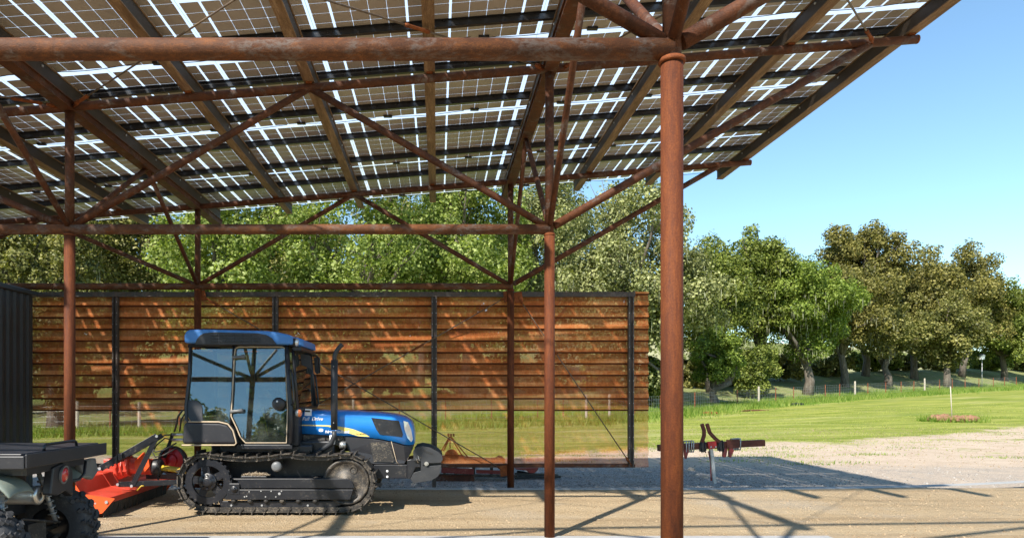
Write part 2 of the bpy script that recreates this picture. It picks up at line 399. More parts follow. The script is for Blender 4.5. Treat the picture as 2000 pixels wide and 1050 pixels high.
def groundmat():
    t = NT('ground_surface')
    sp = t.n('ShaderNodeSeparateXYZ'); t.link(t.tc.outputs['Object'], sp.inputs[0]); X, Y = sp.outputs[0], sp.outputs[1]
    nb = t.noise(.35, 5, .6); nm = t.noise(1.6, 6, .65); nf = t.noise(14, 5, .7); nff = t.noise(60, 3, .7)
    streak = t.noise(1.0, 6, .65, (.25,1.6,1)); st2 = t.noise(.6, 4, .6, (.12,1.0,1))
    vor = t.n('ShaderNodeTexVoronoi'); vor.inputs['Scale'].default_value = 32; t.link(t.tc.outputs['Object'], vor.inputs['Vector'])
    # compacted sandy floor
    sand = t.mix(t.math('MULTIPLY_ADD', streak, 1.8, -.4, clamp=True), (.33,.235,.135), (.52,.40,.25))
    sand = t.mix(t.math('MULTIPLY', t.step(nf, .52, .7), .45), sand, (.60,.47,.31))
    sand = t.mix(t.math('MULTIPLY', t.step(t.noise(9, 6, .8, (.5,1.3,1)), .60, .68), .7), sand, (.17,.11,.065))
    sand = t.mix(t.math('MULTIPLY', t.step(nm, .55, .75), .4), sand, (.40,.36,.30))
    yy = t.math('ADD', Y, t.math('MULTIPLY', t.noise(.5, 3, .5, (1,.2,1)), .5))
    ruts = t.math('MULTIPLY', t.math('SINE', t.math('MULTIPLY', yy, 9.5)), t.math('SINE', t.math('MULTIPLY', yy, 4.1)))
    rutm = t.math('MULTIPLY', t.step(ruts, .25, .8), t.math('MULTIPLY_ADD', nm, 1.6, -.3, clamp=True))
    sand = t.mix(t.math('MULTIPLY', rutm, .6), sand, (.23,.155,.085))
    sand = t.mix(t.math('MULTIPLY', t.step(nb, .5, .7), .35), sand, (.44,.41,.36))
    # gravel
    grav = t.ramp(t.math('ADD', t.math('MULTIPLY', vor.outputs['Distance'], .8), t.math('MULTIPLY', nff, .5)),
                  [(.25,(.06,.055,.05)), (.5,(.22,.20,.18)), (.8,(.44,.41,.38))])
    grav = t.mix(t.math('MULTIPLY', t.step(nm, .45, .65), .5), grav, (.30,.23,.16))
    # pale dirt
    dirt = t.mix(t.math('MULTIPLY_ADD', nm, 1.6, -.3, clamp=True), (.44,.33,.235), (.62,.51,.40))
    dirt = t.mix(t.math('MULTIPLY', t.step(nf, .56, .7), .35), dirt, (.30,.22,.15))
    # mown lawn
    lawn = t.mix(t.math('MULTIPLY_ADD', streak, 3.4, -1.2, clamp=True), (.15,.20,.02), (.38,.38,.09))
    lawn = t.mix(t.math('MULTIPLY', t.step(st2, .5, .68), .6), lawn, (.44,.42,.18))
    lawn = t.mix(t.math('MULTIPLY', t.step(nff, .4, .7), .4), lawn, (.08,.13,.015))
    lawn = t.mix(t.math('MULTIPLY', t.step(t.noise(.8, 7, .75, (.45,1,1)), .54, .66), .55), lawn, (.40,.34,.17))
    lawn = t.mix(t.math('MULTIPLY', t.step(t.noise(.33, 5, .7, (.5,1,1)), .52, .66), .5), lawn, (.10,.17,.018))
    rough = t.mix(t.math('MULTIPLY_ADD', nm, 2, -.5, clamp=True), (.07,.16,.012), (.19,.30,.035))
    leaflit = t.mix(t.math('MULTIPLY_ADD', nf, 2, -.5, clamp=True), (.10,.085,.045), (.42,.35,.22))
    # hillside
    hill = t.mix(t.math('MULTIPLY_ADD', nm, 2, -.5, clamp=True), (.16,.22,.04), (.34,.38,.13))
    hill2 = t.mix(t.math('MULTIPLY_ADD', nb, 2, -.5, clamp=True), (.27,.27,.13), (.42,.39,.23))
    hill = t.mix(t.step(X, 5, 26), hill, hill2)
    wob = t.math('MULTIPLY_ADD', nb, 3.0, t.math('MULTIPLY', nm, 4.0))
    # boundary of the lawn: 18.5 + max(0, X-13)*.8
    bl = t.math('ADD', 19.6, t.math('MULTIPLY', t.math('MAXIMUM', t.math('SUBTRACT', X, 11.5), 0), .60))
    bl = t.math('MINIMUM', bl, 27.5)
    bl = t.math('SUBTRACT', bl, t.math('MULTIPLY', t.step(t.math('MULTIPLY', X, -1), -10, 0), 3.2))
    isl = t.step(t.math('ADD', t.math('SUBTRACT', Y, bl), t.math('SUBTRACT', wob, 3.5)), -.5, .5)
    patch = t.math('MULTIPLY', t.step(t.noise(.9, 6, .7, (.35,1,1)), .56, .62), t.step(Y, 15, 17.5))
    isl = t.math('MAXIMUM', isl, t.math('MULTIPLY', patch, .8))
    c = t.mix(isl, dirt, lawn)
    gr = t.step(t.math('ADD', Y, t.math('MULTIPLY', nm, 1.6)), 14.4, 15.6)
    c = t.mix(gr, grav, c)
    # beyond the curb line right, the gravel thins into the dirt
    c = t.mix(t.math('MULTIPLY', t.step(X, 4.6, 7.0), t.math('MULTIPLY_ADD', nm, 1.1, .1, clamp=True)), c, t.mix(gr, dirt, c))
    curb = t.math('ADD', 10.28, t.math('MULTIPLY', t.math('POWER', t.math('MAXIMUM', t.math('SUBTRACT', X, 4.2), 0), 2), .031))
    isf = t.math('LESS_THAN', Y, t.math('MINIMUM', curb, 13.5))
    c = t.mix(isf, c, sand)
    # fence line: y as a function of x, two straight pieces
    fy = t.math('MAXIMUM', t.math('MULTIPLY_ADD', X, .262, 30.7), t.math('MULTIPLY_ADD', X, .64, 32.0))
    fd = t.math('SUBTRACT', Y, fy)
    c = t.mix(t.step(t.math('ADD', fd, t.math('MULTIPLY', nm, 2)), -2.5, -1.0), c, rough)
    ll = t.math('MULTIPLY', t.step(t.math('ADD', fd, t.math('MULTIPLY', nb, 6)), 4, 8), 1.0)
    c = t.mix(t.math('MULTIPLY', ll, t.math('MULTIPLY_ADD', nm, 1.6, -.2, clamp=True)), c, leaflit)
    c = t.mix(t.step(fd, 17, 24), c, hill)
    h = t.math('ADD', t.math('MULTIPLY', nf, 1), t.math('MULTIPLY', nff, .6))
    return t.done(t.bsdf(c, .92, 0, .15, t.bump(h, .9, .045)))
M['ground'] = groundmat(); me.materials.append(M['ground'])

# concrete strips set flush in the floor
def strip_curve(name, pts, w, z=.012):
    m = MB()
    for (x0, y0), (x1, y1) in zip(pts[:-1], pts[1:]):
        a, b = Vector((x0, y0, 0)), Vector((x1, y1, 0))
        n = Vector((0, w/2, 0))
        m.add([a-n, b-n, b+n, a+n, a-n+Vector((0,0,z)), b-n+Vector((0,0,z)), b+n+Vector((0,0,z)), a+n+Vector((0,0,z))],
              [(4,5,6,7), (0,1,5,4), (2,3,7,6)])
    m.add([Vector((pts[-1][0], pts[-1][1]+s*w/2, h)) for s, h in ((-1,0),(1,0),(1,z),(-1,z))], [(0,1,2,3)])
    o = m.build(name, 'concrete'); tag(o, kind='structure'); return o
strip_curve('kerb', [(x, 10.28+.031*max(0, x-4.2)**2) for x in np.concatenate([[-9], np.linspace(-5, 3.5, 12), np.linspace(4, 16, 25)])], .14)
strip_curve('kerb', [(-9, 6.79), (-3, 6.79), (0, 6.79), (2, 6.79), (3.85, 6.8)], .13)

# ------------------------------------------------------------------ canopy
XC = [-8.31, -3.606, 1.095]; YR = [3.249, 6.807, 10.438]
ZN = 3.0
def zc(x): return CZ+3.09+.08*x                  # centre of the roof chords
canopy = thing('solar_canopy', (1.095, 6.807, 0), 'open rusty steel pipe canopy roofed with see-through solar panels, over the blue tractor', 'canopy')
RC = .0508
for yi, Y in enumerate(YR):
    for xi, X in enumerate(XC):
        m = MB(); m.cyl((X, Y, 0), (X, Y, ZN-.02), RC, 28); col = m.build('column', 'rust_column', canopy)
        m = MB(); m.lathe((X, Y, ZN-.035), (0,0,1), [(-.012,RC*.98),(-.012,RC+.009),(-.004,RC+.012),(.008,RC+.010),(.008,RC*.9)] if yi == 0 else [(-.006,RC*.98),(-.006,RC+.004),(.004,RC+.004),(.004,RC*.9)], 28)
        m.build('collar', 'rust_joint', col)
        m = MB(); m.cyl((X, Y, ZN-.03), (X, Y, zc(X)), .043, 22); m.build('upper_post', 'rust_pipe', canopy)
    # horizontal pipe at node height, roof chord
    m = MB(); m.tube([(x, Y, ZN+.02) for x in (-9.2, -6, -3, -1, 1.095)], .0495, 28); bp = m.build('beam_pipe', 'rust_beam', canopy)
    m = MB(); xx = [-9.2, -6, -3, 0, 2, 4, 4.69]; m.tube([(x, Y, zc(x)) for x in xx], .041, 24)
    ch = m.build('roof_chord', 'rust_pipe', canopy)
    m = MB(); m.lathe((4.69, Y, zc(4.69)), (1,0,.08), [(-.004,.042),(-.002,.043),(.012,.041),(.014,0)], 24); m.build('end_cap', 'rust_joint', ch)
# weld marks / paint bands on the beams
m = MB(); m.cyl((-1.9, YR[2], ZN+.02), (-1.9+.06, YR[2], ZN+.02), .0505, 24)
def brace(a, b, r, mat='rust_pipe'):
    a, b = Vector(a), Vector(b); u = (b-a).normalized(); a2 = a+u*.05
    m = MB(); m.tube([a2, a2+(b-a2)*.33, a2+(b-a2)*.66, b-u*.01], r, 18); return m.build('diagonal_brace', mat, canopy)
for Y in YR:
    r = .034
    for xa in (-5.958, -1.254):                  # middle of the bays
        for xn in (xa-2.352, xa+2.352):
            brace((xn, Y, ZN+.03), (xa, Y, zc(xa)), r)
    brace((1.095, Y, ZN+.03), (4.25, Y, zc(4.25)), .040)
for X in XC:
    ym = [1.47, 5.03, 8.622]
    for k, Y in enumerate(YR):
        for yy in ym:
            if abs(yy-Y) < 2: brace((X, Y, ZN+.03), (X, yy, zc(X)-.01), .029)
    # rust-coloured beam under the rafters on the column lines
    m = MB(); z = zc(X)
    m.bb((X-.065, 3.0, z-.045), (X+.065, 11.45, z-.035)); m.bb((X-.065, 3.0, z+.033), (X+.065, 11.45, z+.043)); m.bb((X-.05, 3.0, z-.035), (X-.04, 11.45, z+.033)); m.bb((X+.04, 3.0, z-.035), (X+.05, 11.45, z+.033))
    m.build('cross_beam', 'rust_pipe', canopy)
# rafters
RH = .15
RXS = [1.095+1.1755*k for k in range(-8, 4)]
for X in RXS:
    y0 = 5.0
    z = zc(X)+.046; m = MB()
    m.bb((X-.052, y0, z), (X+.052, 11.40, z+.010))
    m.m = 1; m.bb((X-.04, y0, z+.0105), (X+.04, 11.40, z+RH-.0105)); m.m = 0
    m.bb((X-.052, y0, z+RH-.010), (X+.052, 11.40, z+RH))
    ra = m.build('rafter', ['rafter', 'rafter_web'], canopy)
    mb = MB(); 
    for yb in (6.26, 7.1, 7.94, 8.78, 9.6, 10.44):
        for s in (-1, 1): mb.cyl((X+s*.04, yb, z+.10), (X+s*.052, yb, z+.10), .011, 6)
    mb.build('bolt', 'zinc', ra)
    if X < 1.5 or True:
        mc = MB()
        for Y in YR:
            if Y > y0: mc.bb((X-.03, Y-.05, zc(X)+.03), (X+.03, Y+.05, z-.0005))
        mc.build('cleat', 'rust_joint', ra)
# rails under the modules: pairs in every module row
ROWS = [(5.53, 6.68), (6.68, 8.36), (8.36, 10.04), (10.04, 11.66)]  # front row cut short out of view, letting sun onto floor and tractor
def zr(x): return zc(x)+.046+RH
def rail(Y, x0, x1):
    m = MB(); k = 6; 
    for (h0, h1, y0, y1) in ((0, .006, -.02, .02), (.0062, .066, -.004, .014), (.0662, .072, -.02, .02)):
        a = [Vector((x, Y+yy, zr(x)+hh)) for x in (x0, x1) for yy, hh in ((y0,h0),(y1,h0),(y1,h1),(y0,h1))]
        m.add(a, [(0,3,2,1),(4,5,6,7),(0,1,5,4),(1,2,6,5),(2,3,7,6),(3,0,4,7)])
    return m.build('panel_rail', 'black_rail', canopy)
for (a, b) in ROWS:
    if b-a > 1.5: rail(a+.40, -8.6, 4.80)
    rail(b-.42, -8.6, 4.80)
PW, CELL = 1.032, .1558
def cellcols(x0, n=6):
    g = [.0, .005+.0, .0]
    x = x0; out = []
    gaps = [.0225, .0028, .0028, .0028, .0225]
    for k in range(n):
        out.append((x, x+CELL)); x += CELL+(gaps[k] if k < 5 else 0)
    return out
def module_mesh(ncols, nrows, flip, wx=PW, ly=1.68):
    cx = cellcols(.0218); vs = []; 
    use = cx[:ncols]
    m = MB()
    step = CELL+.0026; y = ly-.045 if not flip else .045
    yy = []
    ystart = ly-.045-CELL if True else 0
    for r in range(nrows): 
        y0 = ystart-r*step
        if y0 > 0: yy.append(y0)
    for (a, b) in use:
        for y0 in yy:
            ch = .006
            m.add([(a+ch,y0,0),(b-ch,y0,0),(b,y0+ch,0),(b,y0+CELL-ch,0),(b-ch,y0+CELL,0),(a+ch,y0+CELL,0),(a,y0+CELL-ch,0),(a,y0+ch,0)], [(0,1,2,3,4,5,6,7)])
    m.m = 1
    m.add([(0,0,.004),(wx,0,.004),(wx,ly,.004),(0,ly,.004)], [(0,1,2,3)])
    me = bpy.data.meshes.new('solar_panel'); me.from_pydata(m.v, [], m.f)
    me.materials.append(M['cell']); me.materials.append(M['panel_glass']); me.polygons.foreach_set('material_index', m.mi); me.update()
    return me
full = module_mesh(6, 10, False); short = module_mesh(6, 8, False, PW, 1.36)
part_ = module_mesh(4, 10, False, .71, 1.68); tiny = module_mesh(6, 7, False, PW, 1.15); parttiny = module_mesh(4, 7, False, .71, 1.15)
def panel(x, y, me):
    o = bpy.data.objects.new('solar_panel', me); C.objects.link(o); o.parent = canopy
    o.rotation_euler = (0, -math.atan(.08), 0)
    o.location = Vector((x, y, zr(x)+.074))-canopy.location
for (a, b) in ROWS:
    if b > 11.5: a = b-1.68
    sh = b-a < 1.5
    for k in range(13):
        x_ = 4.05-PW*(k+1)
        if sh: panel(x_, 5.53 if x_ > -2.3 else 5.32, tiny if x_ > -2.3 else short)
        else: panel(x_, a, full)
    panel(4.05, 5.53 if sh else a, parttiny if sh else part_)
for a in ():
    for k in range(2): panel(4.05-PW*(k+1), a, full)
    panel(4.05, a, part_)
for (a, b) in ROWS:
    for k in range(0, 13):
        x_ = 4.05-PW*(k+.5); m = MB(); z_ = zr(x_)+.068
        m.bb((x_-.05, b-.10, z_-.018), (x_+.05, b-.055, z_+.002))
        pts = [(x_+.05, b-.08, z_-.008)]+[(x_+.05+.1*i, b-.08-.02*i, z_-.01-.018*math.sin(math.pi*i/8)) for i in range(1, 8)]+[(x_+.9, b-.24, z_-.004)]
        m.tube(pts, .0035, 5); m.build('junction_box', 'black_plastic', canopy)
# tie rods with turnbuckles, in the roof plane and across the screen wall
def rod(a, b, t0=.12, r=.0085, side=False):
    a, b = Vector(a), Vector(b); u = (b-a).normalized(); L = (b-a).length
    m = MB(); m.cyl(a, b, r, 8); ro = m.build('tie_rod', 'rod', canopy)
    m = MB()
    for tt in (t0,):
        p = a+u*L*tt
        m.tube([p-u*.13, p-u*.10, p-u*.08, p+u*.08, p+u*.10, p+u*.13], [.012,.02,.016,.016,.02,.012], 10)
    m.build('turnbuckle', 'rust_joint', ro)
    for p in (a, b):
        s = 1 if p is a else -1; m = MB()
        m.bar(p, p+u*s*.10, .012, .05, (0,1,0) if side else (0,0,1))
        m.tube([p+u*s*.05, p+u*s*.09, p+u*s*.13], [.02,.022,.012], 8); m.build('clevis', 'rust_joint', ro)
def tc(x, y): return (x, y, zc(x)-.005)
rod(tc(XC[1]+.05, YR[1]-.04), tc(XC[2], YR[0]), .03)
rod(tc(XC[2]-.06, YR[1]-.04), tc(XC[1], YR[0]), .26)
rod(tc(XC[1]-.06, YR[1]-.04), tc(XC[0], YR[0]), .05)
rod(tc(4.24, YR[1]-.04), tc(XC[2], YR[0]), .04)
rod(tc(XC[2]+.1, YR[1]+.02), tc(4.2, YR[0]), .06)
Y3 = YR[2]
def r3(px0, py0, px1, py1, t0): rod(P(px0, py0, Y3+.02), P(px1, py1, Y3+.02), t0, .0085, True)
r3(393, 577, 985, 918, .04); r3(992, 578, 395, 917, .30); r3(1012, 580, 1232, 906, .30)
# gussets
for px, py, sx, sy in ((393,577,1,1),(992,578,-1,1),(1012,580,1,1),(985,918,1,-1)):
    m = MB(); s = 1 if px in (985,) else (-1 if sx > 0 else 1)
    m.pp([(px-9, py-9), (px+7, py-11), (px+10, py+9), (px-7, py+12)], Y3+.005, Y3+.015)
    m.build('gusset', 'rust_joint', canopy)

# ------------------------------------------------------------------ perforated screen wall
YF = 10.52
scr = thing('screen_wall', (P(640, 910, YF).x, YF, 0), 'long perforated rusty corrugated metal screen wall behind the tractor', 'wall')
x0, x1, zt, zb = P(-120, 0, YF).x, P(1240, 0, YF).x, P(0, 570, YF).z, P(0, 912, YF).z
m = MB(); m.bb((x0, YF-.03, zt-.075), (x1, YF+.03, zt)); m.build('top_rail', 'frame_steel', scr, .004)
m = MB(); m.bb((x0, YF-.02, zb), (x1, YF+.03, zb+.05)); m.bb((x0, YF+.031, zb-.005), (x1, YF+.045, zb+.056)); m.build('bottom_rail', 'rust_pipe', scr, .004)
for px in (-90, 226, 538, 848, 1232):
    x = P(px, 0, YF).x; m = MB()
    for s in (-1, 1): m.bb((x+s*.030-.012, YF-.035, zb-.0 if px < 1000 else zb), (x+s*.030+.012, YF+.035, zt-.0755))
    m.bb((x-.0175, YF-.005, zb+.051), (x+.0175, YF+.005, zt-.0755))
    fp = m.build('post', 'frame_steel', scr, .003)
    m = MB()
    for k in range(15):
        for s in (-1, 1): m.cyl((x+s*.030, YF-.036, zb+.12+k*.17), (x+s*.030, YF-.041, zb+.12+k*.17), .006, 6)
    m.build('screw', 'zinc', fp)
for px in (226, 848):
    x = P(px, 0, YF).x; m = MB(); m.bb((x-.03, YF-.03, 0), (x+.03, YF+.03, zb)); m.build('post_foot', 'frame_steel', scr)
def sheet(xa, xb, za, zb_, Y, name='corrugated_sheet', mat='perforated'):
    # trapezoid ribs running along X
    pitch = .177; dep = .045; prof = []
    z = za; 
    while z < zb_-1e-3:
        for dz, dy in ((0, 0), (.006, dep*.35), (.013, dep*.75), (.024, dep), (.05, dep*.98), (.085, dep*.7), (.12, dep*.28), (.15, dep*.05)):
            if z+dz < zb_: prof.append((z+dz, dy))
        z += pitch
    prof.append((zb_, 0))
    n = int((xb-xa)/.5)+2; xs_ = np.linspace(xa, xb, n); vs = []; fs = []
    for x in xs_:
        for (zz, dy) in prof: vs.append((x, Y-dy, zz))
    k = len(prof)
    for i in range(n-1):
        for j in range(k-1): fs.append((i*k+j, (i+1)*k+j, (i+1)*k+j+1, i*k+j+1))
    m = MB()
    for f_ in fs:
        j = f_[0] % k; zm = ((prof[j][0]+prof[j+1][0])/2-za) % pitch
        m.m = 1 if prof[j+1][1]-prof[j][1] > .008 else (2 if zm > .095 else 0)  # shading of the ribs painted by material: dark folds, dimmed valleys
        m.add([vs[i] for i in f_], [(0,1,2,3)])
    return m.build(name, [mat, 'screen_fold_shade' if mat == 'perforated' else mat, 'perforated_shade' if mat == 'perforated' else mat], scr)
YS = YF+.10
cuts = [-100, 538, 1265]
for a, b in zip(cuts[:-1], cuts[1:]):
    for (pa, pb) in ((912, 796), (802, 684), (690, 570)):
        zz0, zz1 = P(0, pa, YS).z, P(0, pb, YS).z
        dy = {912: .0, 802: .006, 690: .012}[pa]
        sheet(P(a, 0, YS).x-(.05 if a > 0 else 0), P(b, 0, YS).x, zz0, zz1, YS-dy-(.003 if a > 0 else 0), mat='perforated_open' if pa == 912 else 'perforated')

# ------------------------------------------------------------------ dark shed at the left
shed = thing('metal_shed', (-7.4, 9, 0), 'black ribbed metal shed standing at the left end of the screen wall', 'shed')
m = MB(); ys_ = np.arange(7.2, 10.36, .0395); prof = []
for k, y in enumerate(ys_): prof.append((-6.0-(.018 if (k//2) % 2 else 0)+.0, y))
vs = []; fs = []
for (x, y) in prof: vs += [(x, y, 0), (x, y, 2.86)]
for i in range(len(prof)-1): fs.append((2*i, 2*i+2, 2*i+3, 2*i+1))
m.add(vs, fs); yl = prof[-1][1]
m.bb((-8.8, 7.2, 0), (-6.03, yl, 2.85)); m.build('wall_panel', 'shed', shed)
m = MB(); m.bb((-8.9, 7.1, 2.861), (-5.96, yl+.05, 2.93)); m.build('roof_edge', 'shed', shed, .01)

# ------------------------------------------------------------------ crawler tractor
tr = thing('crawler_tractor', (P(540, 0, 8.75).x, 8.78, 0), 'blue narrow crawler tractor with cab and steel tracks under the canopy', 'tractor')
TY = 8.78
def track(yc, wdt, front):
    R0 = .245
    cs = P(404, 944, 8.08); ci = P(675, 941, 8.08)
    xs0, zs0, xi, zi = cs.x, .385, ci.x, .378
    r1 = .305                                     # radius of the chain line
    pts = []
    for a in np.linspace(100, 262, 24): pts.append((xs0+r1*math.cos(R(a)), zs0+r1*math.sin(R(a))))
    for t in np.linspace(.04, .96, 24): pts.append((xs0+(xi-xs0)*t, .070+.006*math.cos(t*40)*0))
    for a in np.linspace(-78, 82, 24): pts.append((xi+r1*.99*math.cos(R(a)), zi+r1*.99*math.sin(R(a))))
    for t in np.linspace(.03, .97, 40):
        x = xi+(xs0-xi)*t; sag = -.030*math.sin(math.pi*min(t/.42, 1))-(0 if t < .42 else .045*math.sin(math.pi*(t-.42)/.58))
        pts.append((x, zs0+r1-.004+sag))
    pts = [Vector((x, 0, z)) for x, z in pts]
    L = [0]
    for i in range(len(pts)): L.append(L[-1]+(pts[(i+1) % len(pts)]-pts[i]).length)
    tot = L[-1]; n = int(round(tot/.138)); m = MB()
    def at(s):
        s %= tot
        for i in range(len(pts)):
            if L[i+1] >= s:
                a, b = pts[i], pts[(i+1) % len(pts)]; f = (s-L[i])/(L[i+1]-L[i]); return a+(b-a)*f
    for k in range(n):
        s = k*tot/n; p = at(s); q0 = at(s-.05); q1 = at(s+.05); t = (q1-q0).normalized(); nrm = Vector((-t.z, 0, t.x))
        cen = Vector((-1.9, 0, .4))
        if nrm.dot(p-Vector((min(max(p.x, xs0), xi), 0, .38))) < 0: nrm = -nrm
        yv = Vector((0, 1, 0)); rot = Matrix((t, yv, nrm)).transposed()
        c = p+nrm*.030+Vector((0, yc, 0))
        m.box(c, (.128, wdt, .012), rot)
        m.box(c+nrm*.022+t*.045, (.012, wdt, .034), rot)
        for s2 in (-1, 1):
            m.box(p+nrm*.002+Vector((0, yc+s2*(wdt*.5-.05), 0)), (.122, .020, .046), rot)
            m.cyl(p-nrm*.004+t*.06+Vector((0, yc+s2*(wdt*.5-.066), 0)), p-nrm*.004+t*.06+Vector((0, yc+s2*(wdt*.5-.030), 0)), .020, 8)
    tk = m.build('track', 'track_steel', tr)
    sgn = -1 if front else 1
    yo = yc+sgn*(wdt/2-.085)                      # outer face of wheels
    m = MB(); c = Vector((xs0, yo, zs0)); ax = (0, sgn, 0)
    m.ring(c, ax, .185, .262, .05, 40)
    m.lathe(c+Vector((0, sgn*.01, 0)), ax, [(-.03,.0),(-.03,.10),(.02,.105),(.028,.098),(.028,.06),(.04,.055),(.045,.035),(.045,0)], 30)
    for k in range(5):
        a = R(90+72*k+10); u = Vector((math.cos(a), 0, math.sin(a)))
        m.bar(c+u*.09, c+u*.20, .085, .03, (0, 1, 0))
    for k in range(26):
        a = 2*math.pi*k/26; u = Vector((math.cos(a), 0, math.sin(a))); m.box(c+u*.265, (.03, .04, .03), Matrix.Rotation(-a, 3, 'Y'))
    for k in range(8):
        a = 2*math.pi*k/8; u = Vector((math.cos(a), 0, math.sin(a)))*.082; m.cyl(c+u+Vector((0, sgn*.035, 0)), c+u+Vector((0, sgn*.05, 0)), .011, 6)
    m.build('drive_sprocket', 'black_paint', tk)
    m = MB(); c = Vector((xi, yo, zi))
    m.lathe(c, ax, [(-.05,.0),(-.05,.268),(.0,.272),(.018,.262),(.014,.235),(-.004,.225),(.0,.13),(.018,.11),(.022,.05),(.03,.045),(.03,0)], 40)
    for k in range(3):
        a = R(60+120*k); u = Vector((math.cos(a), 0, math.sin(a)))*.165; m.ring(c+u+Vector((0, sgn*.004, 0)), ax, .035, .045, .012, 16)
    m.build('idler_wheel', 'track_steel', tk)
    # undercarriage frame, rollers
    m = MB(); y0, y1 = sorted((yo-sgn*.03, yo+sgn*.045))
    def sp(pts, a, b, mm): mm.prism([Vector((P(x, 0, 8.08).x, a, P(0, y, 8.08).z)) for x, y in pts], (0, b-a, 0))
    sp([(452,934),(676,934),(688,941),(692,953),(470,953),(466,940)], y0, y1, m)
    y2, y3 = sorted((yo-sgn*.03, yo+sgn*.06))
    sp([(446,955),(690,955),(684,975),(440,975)], y2, y3, m)
    sp([(470,929),(520,929),(520,933.6),(470,933.6)], y0, y1, m)
    m.build('track_frame', 'black_paint', tk, .006)
    m = MB(); y4, y5 = sorted((yo-sgn*.04, yo+sgn*.015)); sp([(424,979),(660,979),(668,985),(640,996),(470,996),(430,990)], y4, y5, m); m.build('roller_guard', 'black_paint', tk, .004)
    m = MB()
    for px in (455, 487, 519, 550, 582, 615): p = P(px, 977.5, 8.08); m.lathe((p.x, yo, p.z), ax, [(-.02,.035),(.04,.03),(.05,.022),(.055,.012),(.055,0)], 14)
    m.build('roller', 'dark_iron', tk)
    m = MB(); p = P(539, 911, 8.08); m.lathe((p.x, yo-sgn*.02, p.z), ax, [(-.12,.04),(0,.04),(0,.06),(.05,.06),(.066,.052),(.074,.03),(.075,0)], 24); m.build('carrier_roller', 'grey_plastic', tk)
    m = MB()
    for px, py in ((482,968),(510,958),(530,958),(550,958),(487,959),(519,969),(539,969),(546,963),(478,969)):
        p = P(px, py, 8.08); m.cyl((p.x, y2 if front else y3, p.z), (p.x, (y2-.006) if front else y3+.006, p.z), .008 if py != 963 else .016, 10)
    for px, py in ((510,979+8),(450,987),(600,987)): 
        p = P(px, py, 8.08); m.cyl((p.x, y4 if front else y5, p.z), (p.x, (y4-.008) if front else y5+.008, p.z), .012, 10)
    m.build('bolt', 'zinc', tk)
    m = MB(); p = P(458, 954, 8.08); m.box((p.x, yo+sgn*.02, p.z), (.12,.09,.13)); m.lathe((p.x, yo+sgn*.065, p.z), ax, [(0,.04),(.012,.04),(.016,.02),(.03,.018),(.03,0)], 14); m.build('tensioner_bracket', 'black_paint', tk, .006)
    m = MB()
    rr = random.Random(5)                         # dry grass caught on the frame
    for k in range(160):
        px = rr.uniform(474, 522); p = P(px, 928-rr.random()*5*math.sin((px-470)/54*3.1), 8.08); y = rr.uniform(y0, y1)
        d_ = Vector((rr.uniform(-1,1), rr.uniform(-1,1), rr.uniform(-.3,.5))).normalized()*.03
        m.tube([Vector((p.x,y,p.z))-d_, Vector((p.x,y,p.z))+d_], .0018, 3)
    m.build('caught_straw', 'tan_trim', tk)
track(8.05+.15, .30, True)
track(9.51-.15, .30, False)
# chassis between the tracks
m = MB(); a = P(395, 0, 8.6); m.bb((-2.75, 8.42, .36), (-1.25, 9.14, .84)); m.bb((-2.6, 8.3, .70), (-1.5, 9.26, .80)); m.build('chassis', 'black_paint', tr, .02)
m = MB()
for x in (-2.45, -1.45): m.cyl((x, 8.15, .38), (x, 9.4, .38), .045, 14)
m.build('axle_beam', 'dark_iron', tr)

def cy(z): return 8.17+max(0, z-.85)*.13         # near face of the cab leans in towards the top
def cp(px, py, off=0.0, far=False):
    y = 8.25
    for _ in range(4): q = P(px, py, y); y = cy(q.z)
    q = P(px, py, y)
    if far: return Vector((q.x, 2*TY-q.y-off, q.z))
    return Vector((q.x, q.y+off, q.z))
def cpoly(m, pts, t=.012, off=0.0, far=False):
    poly = [cp(x, y, off, far) for x, y in pts]
    return m.prism(poly, (0, t if not far else -t, 0))
rear_g = [(376,682),(374,730),(368,790),(366,812),(372,822),(388,826),(448,826),(451,790),(455,679)]
door_g = [(459,679),(555,678),(561,860),(562,862),(478,862),(468,852),(462,835),(452,815),(454,760)]
for far in (False, True):
    m = MB(); cpoly(m, rear_g, .006, .012, far); cpoly(m, door_g, .006, .012, far)
    m.build('side_window', 'glass', tr)
    m = MB()
    for pl, r in (([(372,676),(370,730),(363,795),(364,818),(372,829),(450,829)], .019), ([(457,672),(455,760),(450,829)], .017)):
        m.tube([cp(x, y, 0, far) for x, y in pl], r, 8)
    m.tube([cp(x, y, 0, far) for x, y in [(560,672),(564,760),(568,800),(568,866)]], .030, 8)
    m.tube([cp(x, y, 0, far) for x, y in [(368,675),(460,672),(562,672)]], .022, 8)
    m.build('pillar', 'black_plastic', tr)
    m = MB(); m.tube([cp(x, y, -.012, far) for x, y in [(460,681),(458,700),(455,760),(452,812),(463,835),(470,853),(480,864),(560,864),(562,800),(558,681),(552,677),(466,677)]], .008, 8, closed=True)
    m.build('door_seal', 'tan_trim', tr)
    # corner patch on the rear window
    m = MB(); cpoly(m, [(366,780),(385,782),(394,792),(396,824),(374,823),(366,812)], .006, .002, far); m.build('corner_panel', 'black_plastic', tr)
